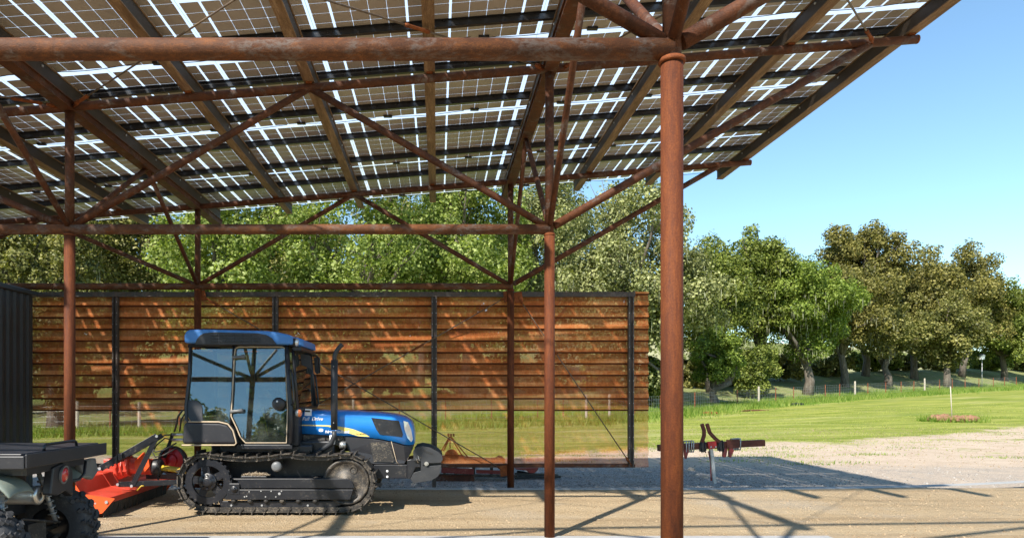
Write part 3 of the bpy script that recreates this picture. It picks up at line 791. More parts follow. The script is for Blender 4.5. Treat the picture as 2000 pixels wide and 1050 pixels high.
# windshield, rear window
ft, fb = cp(566, 681), cp(572, 800); 
ft2, fb2 = Vector((ft.x+.05, 2*TY-ft.y, ft.z)), Vector((fb.x+.09, 2*TY-fb.y, fb.z))
def quadplate(m, a, b, c, d, t):
    n = (b-a).cross(d-a).normalized()*t; m.prism([a, b, c, d], n)
mid = lambda a, b, f: a+(b-a)*f
m = MB(); A, B, Cc, D = ft+Vector((.03,.03,0)), Vector((ft.x+.075, 2*TY-ft.y-.03, ft.z)), Vector((fb.x+.075, 2*TY-fb.y-.03, fb.z)), fb+Vector((.05,.03,0))
quadplate(m, A, B, Cc, D, .006); m.build('windshield', 'glass_front', tr)
m = MB(); m.tube([B, Cc], .022, 8); m.tube([A, D], .018, 8); m.tube([A, B], .018, 8); m.tube([D, Cc], .03, 8)
m.bb((fb.x-.02, 8.25, .80), (fb.x+.06, 9.3, fb.z)); m.build('front_frame', 'black_plastic', tr)
ra_, rb_ = cp(371, 682), cp(364, 815)
m = MB(); quadplate(m, ra_+Vector((0,.03,0)), Vector((ra_.x, 2*TY-ra_.y-.03, ra_.z)), Vector((rb_.x, 2*TY-rb_.y-.03, rb_.z)), rb_+Vector((0,.03,0)), .006); m.build('rear_window', 'glass_front', tr)
# roof
m = MB(); rp = [(363,668),(363,655),(366,647),(372,644),(395,643),(520,646),(540,649),(570,655),(584,659),(600,661),(602,668),(598,673),(366,671)]
m.prism([Vector((P(x, y, 8.25).x, 8.20, P(x, y, 8.25).z)) for x, y in [(362,670),(362,655),(365,647),(372,644),(400,643),(520,646),(545,649),(566,654),(573,660),(574,673)]], (0, 1.16, 0))
ro = m.build('cab_roof', 'blue_roof', tr, .03, 4)
m = MB(); vp = [(384,671.5),(388,662),(394,655),(402,651),(420,649),(505,651),(522,654),(533,660),(541,671),(541,673),(384,673)]
m.prism([Vector((P(x, y, 8.25).x, 8.192, P(x, y, 8.25).z)) for x, y in vp], (0, .02, 0)); v = m.build('vent_panel', 'black_plastic', ro, .003)
m = MB()
for r_ in range(3):
    for k in range(6):
        if r_ == 0 and k in (5,): continue
        p0 = P(414+k*16.5-(0), 655+r_*6.0, 8.25); p1 = P(428+k*16.5, 655.0+r_*6.0, 8.25)
        m.bb((p0.x, 8.180, p0.z-.008), (p1.x, 8.1915, p0.z+.004))
m.build('vent_louvre', 'black_paint', v)
# front brow with lamps
m = MB(); bq = [P(574, 656, 8.25), P(588, 661, 8.25), P(590, 675, 8.25), P(574, 676, 8.25)]
m.prism([Vector((q.x, 8.36, q.z)) for q in bq], (0, .84, 0)); m.build('roof_brow', 'blue_roof', ro, .015, 3)
m = MB(); m.bb((P(571,0,8.25).x, 8.3, P(0,683,8.25).z), (P(587,0,8.25).x, 9.26, P(0,676.5,8.25).z)); m.build('brow_underside', 'black_plastic', ro)
for yy in (8.28, 9.22):
    p = P(574, 668, 8.25) ; m = MB(); c = Vector((p.x-.01, yy, p.z))
    m.lathe(c, (1,-.25,-.05), [(-.05,.0),(-.05,.045),(.03,.052),(.045,.050)], 20); l = m.build('work_lamp', 'black_plastic', tr)
    m = MB(); m.lathe(c, (1,-.25,-.05), [(.040,.048),(.052,.040),(.06,.02),(.062,0)], 20); m.build('lens', 'lamp', l)
# fender
fen = [(360,832),(363,824),(372,823),(430,824),(446,828),(456,840),(461,856),(463,866),(358,866),(359,846)]
for far in (False, True):
    y0 = 8.06 if not far else 9.30
    m = MB(); m.prism([Vector((P(x, y, 8.10).x, y0, P(x, y, 8.10).z)) for x, y in fen], (0, .20, 0)); fe = m.build('fender', 'black_plastic', tr, .03, 4)
    m = MB(); yy = 8.055 if not far else 9.505
    m.tube([Vector((P(x, y, 8.10).x, yy, P(x, y, 8.10).z)) for x, y in [(371,822.5),(430,823),(447,827),(457,839),(462,856),(464,864),(460,868),(358,868)]], .009, 8); m.build('fender_trim', 'tan_trim', fe)
    m = MB(); m.prism([Vector((P(x, y, 8.2).x, 8.16 if not far else 9.32, P(x, y, 8.2).z)) for x, y in [(464,867),(572,867),(572,876),(464,876)]], (0, .10, 0)); m.build('sill', 'black_paint', tr, .006)
# cab floor, seat, wheel, console
m = MB(); m.bb((-2.9, 8.28, .82), (-1.75, 9.28, .90)); m.bb((-2.9, 8.28, .9), (-2.55, 9.28, 1.02)); m.build('cab_floor', 'black_plastic', tr)
m = MB(); m.box((-2.32, TY, 1.12), (.42,.46,.12)); m.box((-2.52, TY, 1.38), (.12,.44,.5), Matrix.Rotation(R(-8), 3, 'Y')); m.box((-2.34, TY, 1.0), (.26,.3,.16)); m.build('driver_seat', 'seat', tr, .04, 3)
m = MB(); m.ring((-1.98, TY, 1.38), (.55,0,1), .155, .185, .025, 24); m.cyl((-1.84, TY, 1.0), (-1.98, TY, 1.37), .03); m.bar((-1.98-.1, TY-.14, 1.42), (-1.9, TY+.14, 1.34), .02, .02); m.build('steering_wheel', 'black_plastic', tr)
m = MB(); m.bb((-1.98, 8.5, .9), (-1.78, 9.06, 1.18)); m.bb((-2.6, 9.08, .9), (-2.0, 9.24, 1.15)); m.build('console', 'grey_plastic', tr, .03)
m = MB(); m.cyl((-2.06, 8.42, .9), (-2.12, 8.42, 1.22), .01, 8); m.lathe((-2.12, 8.42, 1.22), (0,0,1), [(-.02,0),(-.01,.018),(.01,.02),(.03,0)], 10); m.cyl((-2.2, 8.5, .9), (-2.26, 8.5, 1.14), .01, 8); m.build('control_lever', 'yellow', tr)
# panel behind: inner far headliner
m = MB(); m.bb((-2.92, 8.34, P(0,676,8.3).z), (-1.8, 9.2, P(0,672.5,8.3).z)); m.build('headliner', 'black_plastic', tr)
# hinge, door handle, mirror, grab rails
m = MB()
for (x, y) in ((455,698),(452,803)):
    a = cp(x, y, -.03); b = cp(x+24, y-2, -.03)
    m.tube([a, mid(a, b, .5), b], [.022,.018,.026], 8)
m.build('door_handle', 'grey_plastic', tr, 0)
m = MB(); c = cp(546, 788, -.035); m.lathe(c, (0,-1,0), [(-.02,0),(-.02,.07),(.02,.078),(.035,.07),(.04,.03),(.04,0)], 18); m.build('door_speaker', 'black_plastic', tr)
m = MB(); m.lathe(c+Vector((-.012,-.04,.03)), (0,-1,0), [(0,.012),(.004,.01),(.005,0)], 10); m.build('latch_button', 'white', tr)
m = MB(); m.tube([cp(567,722,-.01), cp(570,722,-.06), cp(573,730,-.07), cp(577,782,-.07), cp(574,788,-.05), cp(570,790,-.01)], .011, 8); m.build('grab_rail', 'black_paint', tr)
yr_ = 9.33
m = MB(); m.tube([P(602,728,yr_), P(611,729,yr_), P(616,734,yr_), P(622,786,yr_), P(619,793,yr_), P(609,795,yr_)], .013, 8); m.build('grab_rail', 'black_paint', tr)
m = MB(); m.tube([P(600,694,yr_), P(618,694,yr_), P(624,700,yr_), P(624,728,yr_)], .012, 8)
m.prism([P(x, y, yr_-.02) for x, y in [(613,698),(618,696),(621,700),(623,726),(619,730),(615,726)]], (0,.10,0)); m.build('side_mirror', 'black_plastic', tr)
m = MB(); m.prism([P(x, y, 8.62)+Vector((.02,0,0)) for x, y in [(583,690),(603,694),(605,720),(586,712)]], (0,.014,0)); m.build('sun_visor', 'black_plastic', tr)
m = MB(); p = P(588, 806, 8.3); m.cyl((p.x-.12, 8.27, p.z), (p.x-.03, 8.24, p.z), .012, 8); ln = m.build('lamp_arm', 'black_paint', tr)
m = MB(); m.lathe((p.x-.04, 8.235, p.z), (1,-.1,0), [(-.015,0),(-.01,.03),(.01,.045),(.03,.045)], 18); m.build('turn_lamp', 'zinc', ln)
m = MB(); m.lathe((p.x-.04, 8.235, p.z), (1,-.1,0), [(.03,.046),(.05,.042),(.062,.02),(.064,0)], 18); m.build('turn_lens', 'orange_lens', ln)
# hood: lofted sections along x
HYN = 8.46                                       # near side of the hood
def hood_x(px): return P(px, 0, HYN).x
def hz(py): return P(0, py, HYN).z
secs = [(584,796,846,0),(640,797.5,849,0),(690,798,851,0),(740,801,856,.004),(770,805,862,.012),(790,810,868,.03),(800,816,869,.055),(806,826,868,.085),(809,842,867,.11)]
def section(px, pt, pb, inset, n=9):
    z0, z1 = hz(pb), hz(pt); hw = TY-HYN-inset; r = min(.10, (z1-z0)*.5); out = []
    x = hood_x(px)
    out.append((x-.0, TY-hw+.0, z0))
    for a in np.linspace(180, 90, n): out.append((x, TY-hw+r+r*math.cos(R(a)), z1-r+r*.75*math.sin(R(a))))
    for a in np.linspace(90, 0, n): out.append((x, TY+hw-r+r*math.cos(R(a)), z1-r+r*.75*math.sin(R(a))))
    out.append((x, TY+hw, z0)); return out
def loft(m, secs_, smooth=True):
    vs = []; k = len(secs_[0])
    for s_ in secs_: vs += s_
    fs = [(i*k+j, i*k+j+1, (i+1)*k+j+1, (i+1)*k+j) for i in range(len(secs_)-1) for j in range(k-1)]
    fs += [(i*k+k-1, i*k, (i+1)*k, (i+1)*k+k-1) for i in range(len(secs_)-1)]
    o = len(m.v); m.add(vs, fs, smooth)
    m.f.append([o+j for j in range(k)]); m.mi.append(m.m); m.sm.append(False)
    m.f.append([o+(len(secs_)-1)*k+j for j in range(k)][::-1]); m.mi.append(m.m); m.sm.append(False)
m = MB(); loft(m, [section(*s_) for s_ in secs]); hood = m.build('hood', 'blue', tr)
def hp(px, py, off=-.004, inset=0):              # point on the hood's near face
    return Vector((hood_x(px), HYN+off+inset, hz(py)))
def hpoly(pts, name, mat, off=-.004, t=.003, ins=None, parent=None):
    m = MB(); vs = [hp(x, y, off, (ins(x) if ins else 0)) for x, y in pts]; k = len(vs)
    m.add(vs+[v+Vector((0,t,0)) for v in vs], [tuple(range(k))]+[(i, (i+1) % k, (i+1) % k+k, i+k) for i in range(k)])
    return m.build(name, mat, parent or hood)
insf = lambda x: float(np.interp(x, [740,770,790,800,806,809], [.004,.012,.03,.055,.085,.11]))
hpoly([(725,815),(779,821),(787,848),(785,853),(742,848),(735,838)], 'side_vent', 'black_paint', -.010, .006, insf)
hpoly([(788,821),(797,824),(803,840),(806,858),(803,863),(796,855),(790,838)], 'headlight', 'lamp', -.022, .01, insf)
hpoly([(586,828.5),(640,829.5),(664,832),(690,837.5),(712,846),(722,852.2),(700,851.0),(684,846),(662,838),(640,832),(586,830.4)], 'yellow_stripe', 'stripe', -.0035, .002)
def text(body, px, py, h, mat, parent, bold=0.0, shear=0.0, y=None, width=None):
    cu = bpy.data.curves.new('lettering', 'FONT'); cu.body = body; cu.size = 1; cu.shear = shear; cu.offset = bold; cu.extrude = .01
    ob = bpy.data.objects.new('lettering', cu); C.objects.link(ob)
    bpy.context.view_layer.update()
    dg = bpy.context.evaluated_depsgraph_get(); me = bpy.data.meshes.new_from_object(ob.evaluated_get(dg)); bpy.data.objects.remove(ob)
    me.name = 'lettering'
    xs_ = [v.co.x for v in me.vertices]; ys2 = [v.co.y for v in me.vertices]; w0 = max(xs_)-min(xs_); h0 = max(ys2)-min(ys2)
    p = hp(px, py); sc = h/h0; sx_ = (width/w0) if width else sc
    for v in me.vertices:
        x, yy, zz = v.co; v.co = (p.x+(x-min(xs_))*sx_, (y if y is not None else HYN)-.0045-zz*.02, p.z+(yy-min(ys2))*sc)
    q = parent; org = Vector((0,0,0))
    while q is not None: org += q.location; q = q.parent
    for v in me.vertices: v.co -= org
    me.materials.clear(); me.materials.append(M[mat])
    o = bpy.data.objects.new('lettering', me); C.objects.link(o); o.parent = parent; return o
u_ = 8.46/F
text('Full', 591, 820.5, 7.0*u_, 'white', hood, .0, .3, None, 14*u_)
text('Drive', 609, 820.5, 7.0*u_, 'white', hood, .03, .3, None, 22*u_)
text('New Holland', 636, 845.2, 5.6*u_, 'white', hood, .035, 0, None, 46*u_)
text('TK4050', 694, 848.6, 3.2*u_, 'ink', hood, .02, 0, None, 20*u_)
# leaf emblem: curved blades in a round fan
m = MB(); c = hp(627, 838.5, -.004)
for k in range(-3, 4):
    a = R(90+k*28); u = Vector((math.cos(a), 0, math.sin(a))); v2 = Vector((-u.z, 0, u.x))
    p0 = c-Vector((0,0,.018)); L_ = .040 if abs(k) < 3 else .028
    m.prism([p0+u*.006-v2*.001, p0+u*L_*.6-v2*.0055, p0+u*L_, p0+u*L_*.6+v2*.0055, p0+u*.006+v2*.001], (0,.002,0))
m.bar(c-Vector((0,0,.030)), c-Vector((0,0,.012)), .004, .002, (0,1,0))
m.build('emblem', 'white', hood)
hpoly([(596,797.5),(609,798),(608.5,811.5),(595,811)], 'sticker', 'white', -.0045, .002)
hpoly([(596,800.5),(606,801),(605.5,804),(595.5,803.5)], 'sticker_print', 'ink', -.0065, .002)
# black lower side panel and nose
m = MB(); lowp = [(669,851.4),(700,852),(742,858),(770,864),(788,869.4),(806,869),(806,874),(802,885),(793,901),(790,906.5),(727,906.5),(700,895),(680,880)]
vs = [hp(x, y, .012, insf(x)) for x, y in lowp]; vs2 = [Vector((v.x, 2*TY-v.y, v.z)) for v in vs]; k = len(vs)
m.add(vs+vs2, [tuple(range(k)), tuple(range(2*k-1, k-1, -1))]+[(i, i+k, (i+1) % k+k, (i+1) % k) for i in range(k)])
m.build('lower_nose', 'black_plastic', tr, .012, 3)
hpoly([(722,864),(758,862),(771,899),(767,902),(730,901)], 'mesh_window', 'dark_iron', .006, .004, insf, tr)
m = MB(); m.tube([hp(x, y, .006, insf(x)) for x, y in [(764,861),(774,900),(778,906)]], .004, 6); m.build('panel_edge', 'tan_trim', tr)
# engine bay pieces under the hood at the left
m = MB(); m.bb((hood_x(590), 8.50, .78), (hood_x(684), 9.06, hz(848))); m.cyl((hood_x(600), 8.46, hz(862)), (hood_x(636), 8.46, hz(858)), .03, 12); m.bb((hood_x(578), 8.40, hz(871)), (hood_x(612), 8.55, hz(863))); m.cyl((hood_x(595), 8.44, hz(880)), (hood_x(595), 8.44, hz(860)), .018, 10)
m.build('engine', 'dark_iron', tr, .008)
m = MB(); p = hp(650, 874, -.03); m.lathe((p.x, p.y, .80), (0,0,1), [(0,0),(0,.034),(.10,.036),(.112,.030),(.115,0)], 18); m.build('oil_filter', 'white', tr)
m = MB(); m.cyl(hp(664, 868, -.02), hp(676, 868, -.02), .045, 18); m.build('hose_clamp', 'silver', tr)
# exhaust
m = MB(); ex = [hp(604, 884, -.03), hp(620, 882, -.05), hp(636, 873, -.07), hp(649, 864, -.09), hp(655, 850, -.10), hp(655, 830, -.10), hp(655, 702, -.10)]
m.tube(ex[:5]+[mid(ex[4], ex[5], .5)], .030, 16); m.build('exhaust_elbow', 'weight', tr)
m = MB(); m.cyl(hp(655, 838, -.10), hp(655.5, 703, -.10), .041, 24); ex_ = m.build('exhaust_stack', 'weight', tr)
m = MB(); m.tube([hp(655.5, 706, -.10), hp(656, 696, -.10), hp(659, 687, -.10), hp(665, 679, -.10), hp(671, 673, -.10)], [.026,.027,.027,.027,.028], 16, caps=False); m.build('exhaust_tip', 'weight', ex_)
m = MB(); 
for y_ in (716, 770, 824): m.cyl(hp(655, y_, -.142), hp(655, y_, -.145), .006, 8)
m.build('bolt', 'zinc', ex_)
# hitch frame and front weights
m = MB(); m.prism([hp(x, y, .03) for x, y in [(730,907),(795,907),(795,934),(724,934)]], (0,.52,0)); m.prism([hp(x, y, .0) for x, y in [(795,898),(803,896),(822,898),(822,912),(812,912),(802,934),(795,934)]], (0,.56,0)); m.build('front_frame_rail', 'black_paint', tr, .008)
m = MB()
for py in (919.5, 930.5): m.cyl(hp(756, py, .03), hp(756, py, .022), .0135, 12)
m.build('bolt', 'white', tr)
for k in range(6):
    y0 = 8.42+k*.12; m = MB()
    top = [(807,880),(812,873),(824,870),(840,873),(856,881),(863,888),(865,896),(861,902),(848,903),(830,903),(826,909),(836,909),(862,907),(860,922),(854,930),(842,937),(808,942),(802,934),(808,922),(822,918),(822,900),(808,898)]
    if k in (0, 5): m.prism([Vector((hood_x(x), y0, hz(y))) for x, y in top], (0,.045,0))
    else: m.prism([Vector((hood_x(x), y0, hz(y))) for x, y in [(810,884),(840,878),(860,890),(861,902),(862,907),(858,922),(842,935),(810,938)]], (0,.10,0))
    m.build('front_weight', 'weight', tr, .003)
m = MB(); m.cyl(hp(833, 904, -.045), hp(833, 904, -.06), .026, 18); m.cyl(hp(833, 904, -.06), hp(833, 904, -.075), .012, 12); m.build('hitch_pin', 'silver', tr)
m = MB(); m.prism([hp(x, y, -.047) for x, y in [(827,876),(845,883),(845,887),(827,880)]], (0,.003,0)); m.build('grip_slot', 'ink', tr)
m = MB(); m.tube([hp(822,893,-.05), hp(816,888,-.06), hp(820,897,-.06), hp(813,894,-.05), hp(817,902,-.05)], .006, 6); m.build('tied_rag', 'silver', tr)
# rear: hydraulic couplers, hoses
m = MB()
for py in (848, 858): a = P(346, py, 8.7); m.cyl(a-Vector((.06,0,0)), a+Vector((.12,0,0)), .018, 10)
m.build('hydraulic_coupler', 'silver', tr)
m = MB()
for k, (s_, e_) in enumerate((((338,848),(312,862)), ((336,858),(316,872)))):
    a = P(*s_, 8.7); b = P(*e_, 8.6)
    m.tube([a, P(322, s_[1]+1-k*4, 8.68), P(306, s_[1]+10, 8.65), P(298, s_[1]+24, 8.6), P(303, s_[1]+34, 8.6), P(320, s_[1]+30, 8.65), P(345, s_[1]+16, 8.7)], .009, 8)
m.tube([P(357,800,8.6), P(348,812,8.6), P(345,826,8.62), P(341,842,8.65)], .012, 8); m.tube([P(362,806,8.7), P(354,818,8.7), P(351,842,8.7)], .010, 8)
m.build('hydraulic_hose', 'hose', tr)

# ------------------------------------------------------------------ flail mower
mo = thing('flail_mower', (-4.0, 8.75, 0), 'orange-red flail mower with a rubber flap skirt, hitched behind the blue tractor', 'mower')
Y0, Y1 = 7.88, 9.75
prof = [(-3.78,.150),(-3.775,.215),(-4.06,.262),(-4.16,.42),(-4.28,.44),(-4.38,.40),(-4.42,.2),(-4.42,.12)]
m = MB(); m.prism([Vector((x, Y0, z)) for x, z in prof], (0, Y1-Y0, 0)); dk = m.build('deck', 'orange', mo, .008)
m = MB()
for yy in (8.62, 8.85): m.prism([Vector((x, yy, z)) for x, z in [(-3.772,.222),(-4.056,.268),(-4.158,.428),(-4.28,.452),(-4.28,.44),(-4.15,.41),(-4.05,.25),(-3.775,.21)]], (0,.012,0))
m.build('deck_rib', 'orange', mo)
for yy in (Y0-.008, Y1+.0005):
    m = MB(); m.prism([Vector((x, yy, z)) for x, z in [(-3.66,.225),(-3.80,.06),(-4.0,-.0+.02),(-4.3,.05),(-4.44,.25),(-4.38,.42),(-4.28,.46),(-4.14,.44),(-4.04,.28)]], (0,.0075,0)); sp_ = m.build('side_plate', 'orange_side', mo)
m = MB(); m.cyl((-3.75, Y0-.008, .185), (-3.75, Y0-.022, .185), .018, 10); m.cyl((-3.88, Y0-.008, .17), (-3.88, Y0-.011, .17), .010, 10); m.build('bolt', 'zinc', mo)
m = MB(); n = 46; vs = []; fs = []
rr = random.Random(3)
for i in range(n):
    ya = Y0+.02+(Y1-Y0-.04)*i/n; yb = ya+(Y1-Y0-.04)/n*.93; o1 = rr.uniform(-.006,.006); o2 = rr.uniform(-.012,.012)
    m.prism([Vector((-3.785+o1, ya, .15)), Vector((-3.785+o1, yb, .15)), Vector((-3.80+o2, yb, .012+rr.random()*.01)), Vector((-3.80+o2, ya, .012))], (-.006,0,0))
m.build('flap_skirt', 'bristle', mo)
# hitch A-frame
m = MB(); A0 = P(196, 914, 8.3); A1 = P(307, 851, 8.45); A2 = P(258, 948, 8.42); A3 = P(231, 945, 8.38); A4 = P(343, 941, 8.55)
m.bar(A0, A1, .012, .075, (0,0,1)); m.bar(A0+Vector((0,.16,0)), A1+Vector((0,.16,0)), .012, .06)
m.bar(A1, A2, .012, .06, (0,0,1)); m.bar(A3, A4, .014, .065, (0,0,1))
m.bar(A1+Vector((0,.5,0)), A2+Vector((.0,.75,0)), .012, .06); m.bar(A3+Vector((0,.8,0)), A4+Vector((0,.55,0)), .014, .06)
q1 = A0+(A1-A0)*.36; m.box(q1+Vector((0,.08,0)), (.05,.22,.08)); q2 = A0+(A1-A0)*.28; m.box(q2+Vector((0,.08,0)), (.03,.2,.08))
hf = m.build('hitch_frame', 'black_paint', mo, .003)
m = MB()
for p in (A0, A2, A3, A1): m.cyl(p-Vector((0,.008,0)), p-Vector((0,.022,0)), .017, 10)
m.cyl(A4-Vector((.12,.008,0)), A4-Vector((.12,.02,0)), .02, 10)
m.build('bolt', 'zinc', hf)
m = MB(); m.tube([P(268,957,8.36), P(276,948,8.36), P(281,948,8.36)], .008, 8); m.build('lynch_pin', 'yellow', hf)
# gearbox guard and PTO shaft
m = MB(); g0 = P(252, 908, 8.75); g1 = P(300, 911, 8.75)
m.tube([g0+Vector((-.15,0,-.04)), g0, g0+Vector((.02,0,0)), g1], [.15,.13,.105,.105], 8, smooth=False)
m.bb((-4.15, 8.62, .44), (-3.85, 8.9, .60))
for k in range(3): m.lathe((g0.x-.10+k*.06, 8.74, g0.z), (1,0,0), [(-.012,.09),(-.012,.165-k*.012),(.012,.165-k*.012),(.012,.09)], 8, False)
m.build('gearbox_guard', 'orange', mo, .01)
m = MB(); m.prism([P(x, y, 8.62) for x, y in [(262,900),(280,882),(290,894),(292,910),(282,922),(264,920)]], (0,.03,0)); m.build('hitch_plate', 'orange_side', mo, .004)
m = MB(); m.lathe(g1, (1,0,0), [(0,.0),(0,.10),(.03,.108),(.06,.10),(.09,.104),(.11,.08),(.12,0)], 20); m.build('shaft_boot', 'black_plastic', mo)
m = MB(); m.tube([P(312, 912, 8.72), P(350, 917, 8.75), P(365, 919, 8.76)], .035, 16); m.build('drive_shaft', 'yellow', mo)
m = MB(); c = P(338, 898, 9.15); m.lathe(c, (-.15,-1,0), [(-.1,0),(-.1,.16),(.0,.17),(.03,.155),(.04,.09),(.07,.08),(.08,0)], 26)
m.tube([c+Vector((-.05,-.1,0)), c+Vector((-.28,-.15,-.05))], .05, 12)
m.build('belt_guard', 'red', mo, .01)
m = MB(); m.ring(c+Vector((0,-.02,0)), (-.15,-1,0), .165, .19, .06, 30); m.build('guard_band', 'black_plastic', mo)
m = MB(); ch0 = P(310, 885, 8.6)
for k in range(16):
    p = ch0+Vector((.01*math.sin(k), 0, -.026*k)); m.ring(p, (1,0,0) if k % 2 else (0,1,0), .008, .014, .006, 8)
m.build('safety_chain', 'dark_iron', mo)
m = MB(); m.ring(P(221, 908, 8.42), (0,1,0), .018, .045, .012, 16); m.build('lifting_eye', 'orange', mo)

# ------------------------------------------------------------------ utility vehicle, bottom left
ut = thing('utility_vehicle', (-3.3, 5.3, 0), 'small off-road utility vehicle with black flat cargo bed cut off by the left edge', 'vehicle')
m = MB(); m.bb((-4.6, 4.75, .895), (-2.83, 5.92, .985)); m.bb((-4.6, 4.79, .9855), (-2.87, 5.88, .998))
bd = m.build('cargo_bed', 'black_plastic', ut, .008)
m = MB(); m.bb((-2.829, 4.76, .900), (-2.815, 5.91, .996)); m.build('tailgate', 'black_plastic', bd, .004)
m = MB(); xh = -2.88
m.tube([(xh, 5.08, .997), (xh, 5.09, 1.03), (xh, 5.12, 1.04), (xh, 5.50, 1.04), (xh, 5.53, 1.03), (xh, 5.54, .997)], .011, 8); m.build('bed_handle', 'black_paint', bd)
m = MB(); m.bb((-4.5, 4.95, .83), (-2.95, 5.0, .894)); m.bb((-4.5, 5.6, .83), (-2.95, 5.65, .894)); m.bb((-3.0, 4.9, .835), (-2.9, 5.7, .893)); m.build('bed_frame', 'black_paint', ut)
def fend(yc, s):
    m = MB(); sec = []
    pts = [(-3.62,.66),(-3.5,.80),(-3.3,.86),(-3.12,.85),(-2.99,.81),(-2.93,.72)]
    vs = []; k = len(pts)
    for y in (yc-.16, yc-.14, yc+.12, yc+.16):
        for (x, z) in pts: vs.append((x, y, z-(.05 if y in (yc-.16, yc+.16) else 0)))
    fs = [(i*k+j, i*k+j+1, (i+1)*k+j+1, (i+1)*k+j) for i in range(3) for j in range(k-1)]
    m.add(vs, fs, True); o = m.build('fender', 'camo_plastic', ut); so = o.modifiers.new('s', 'SOLIDIFY'); so.thickness = .02
    sb = o.modifiers.new('b', 'SUBSURF'); sb.levels = 1; sb.render_levels = 2
m = MB(); m.bb((-4.7, 4.98, .44), (-3.35, 5.66, .84)); m.bb((-4.7, 4.84, .5), (-3.6, 5.84, .8)); m.build('body', 'black_plastic', ut, .02)
fend(4.92, -1); fend(5.78, 1)
# tail lamps and their brackets
for yy in (5.33,):
    m = MB(); m.prism([Vector((-2.95, yy+a, z)) for a, z in [(-.16,.66),(-.12,.86),(.02,.88),(.12,.85),(.16,.80),(.16,.60),(.05,.66),(-.06,.64)]], (.07,0,0)); b = m.build('lamp_bracket', 'black_plastic', ut, .012)
    m = MB(); m.lathe((-2.878, yy+.02, .79), (1,.1,-.1), [(0,.058),(.008,.056),(.02,.04),(.025,0)], 20); l = m.build('tail_lamp', 'red_lens', b); l.scale = (1,1,1)
    m = MB(); m.ring((-2.877, yy+.02, .79), (1,.1,-.1), .058, .072, .016, 24); m.build('lamp_rim', 'grey_plastic', b)
m = MB(); m.tube([(-2.90, 5.72, .86), (-2.90, 5.70, .76), (-2.90, 5.62, .72), (-2.9, 5.45, .72)], .012, 8); m.build('grab_bar', 'black_paint', ut)
m = MB(); m.prism([Vector((-2.99, y, z)) for y, z in [(5.68,.86),(5.98,.86),(6.02,.74),(5.92,.68),(5.78,.72)]], (.05,0,0)); m.build('mud_flap', 'grey_plastic', ut, .01)
def atvwheel(yc):
    m = MB(); c = (-3.19, yc, .315); prof = [(-.12,.16),(-.125,.22),(-.115,.275),(-.09,.296),(0,.303),(.09,.296),(.115,.275),(.125,.22),(.12,.16)]
    m.lathe(c, (0,1,0), prof, 48)
    for k in range(18):                           # chevron lugs
        for s in (-1, 1):
            for j in range(4):
                a = 2*math.pi*(k+(.5 if s > 0 else 0)+j*.16)/18; u = Vector((math.cos(a), 0, math.sin(a))); yo_ = s*(.016+j*.032)
                rad = .304-[0,.001,.006,.026][j]
                rt = Matrix.Rotation(-a, 3, 'Y') @ Matrix.Rotation(s*-.45, 3, 'X') @ Matrix.Rotation(-s*(.05+.2*max(0, j-1)), 3, 'Z')
                m.box(Vector(c)+u*rad+Vector((0, yo_, 0)), (.030,.040,.030), rt)
    ty = m.build('tyre', 'rubber', ut)
    m = MB(); m.lathe(c, (0,1,0), [(-.10,.158),(-.085,.165),(-.08,.14),(-.03,.13),(-.02,.05),(-.03,0)], 28); m.lathe(c, (0,1,0), [(.10,.158),(.085,.165),(.08,.14),(.03,.13),(.02,.05),(.03,0)], 28); m.build('rim', 'black_paint', ty)
for yc in (4.83, 5.83): atvwheel(yc)
for yc in (4.86, 5.80):
    m = MB(); m.lathe((-4.75, yc, .315), (0,1,0), [(-.12,.16),(-.12,.26),(-.09,.3),(.09,.3),(.12,.26),(.12,.16)], 32); m.build('tyre', 'rubber', ut)
m = MB(); 
m.tube([(-3.4,5.18,.38),(-3.2,5.26,.36),(-3.12,5.30,.34)], [.05,.075,.06], 14); m.tube([(-3.19,4.85,.315),(-3.19,5.8,.315)], .022, 10)
m.box((-3.17,5.33,.33), (.20,.24,.20)); m.tube([(-3.0,5.1,.24),(-3.08,5.36,.2),(-3.1,5.68,.26)], .018, 8); m.tube([(-3.25,5.1,.24),(-3.2,5.68,.28)], .018, 8)
m.tube([(-3.02,4.92,.44),(-3.05,5.2,.36)], .014, 8); m.tube([(-3.02,5.05,.5),(-3.1,5.7,.36)], .010, 8)
m.bb((-4.6,5.15,.28),(-3.3,5.5,.42)); m.build('rear_suspension', 'dark_iron', ut, .01)
m = MB(); m.tube([(-3.0,5.02,.22),(-2.94,5.2,.17),(-2.97,5.5,.2)], .015, 8); m.bb((-3.05,5.28,.15),(-2.92,5.42,.19)); m.build('tow_hitch', 'brown_paint', ut)
for s_ in (4.98, 5.68):
    m = MB()
    p0, p1 = Vector((-3.12, s_, .36)), Vector((-3.2, s_+(.12 if s_ < 5.3 else -.12), .8))
    m.cyl(p0, p1, .018, 10)
    k_ = 40; m.tube([mid(p0, p1, .1+.8*i/k_)+Vector((math.cos(i*1.2)*.036, math.sin(i*1.2)*.036, 0)) for i in range(k_)], .006, 5); m.build('shock_spring', 'zinc', ut)
m = MB(); m.lathe((-2.98, 5.19, .655), (1,0,0), [(-.5,0),(-.5,.05),(-.42,.068),(-.02,.068)], 24); mf = m.build('muffler', 'zinc', ut)
m = MB(); m.lathe((-2.98, 5.19, .655), (1,0,0), [(-.022,.070),(.0,.072),(.012,.062),(.014,.02),(.0,.018),(.0,0)], 24); m.build('muffler_cap', 'silver', mf)
m = MB(); m.lathe((-2.98, 5.19, .655), (1,0,0), [(.012,.019),(.016,.016),(.01,0)], 12); m.build('tail_pipe', 'ink', mf)

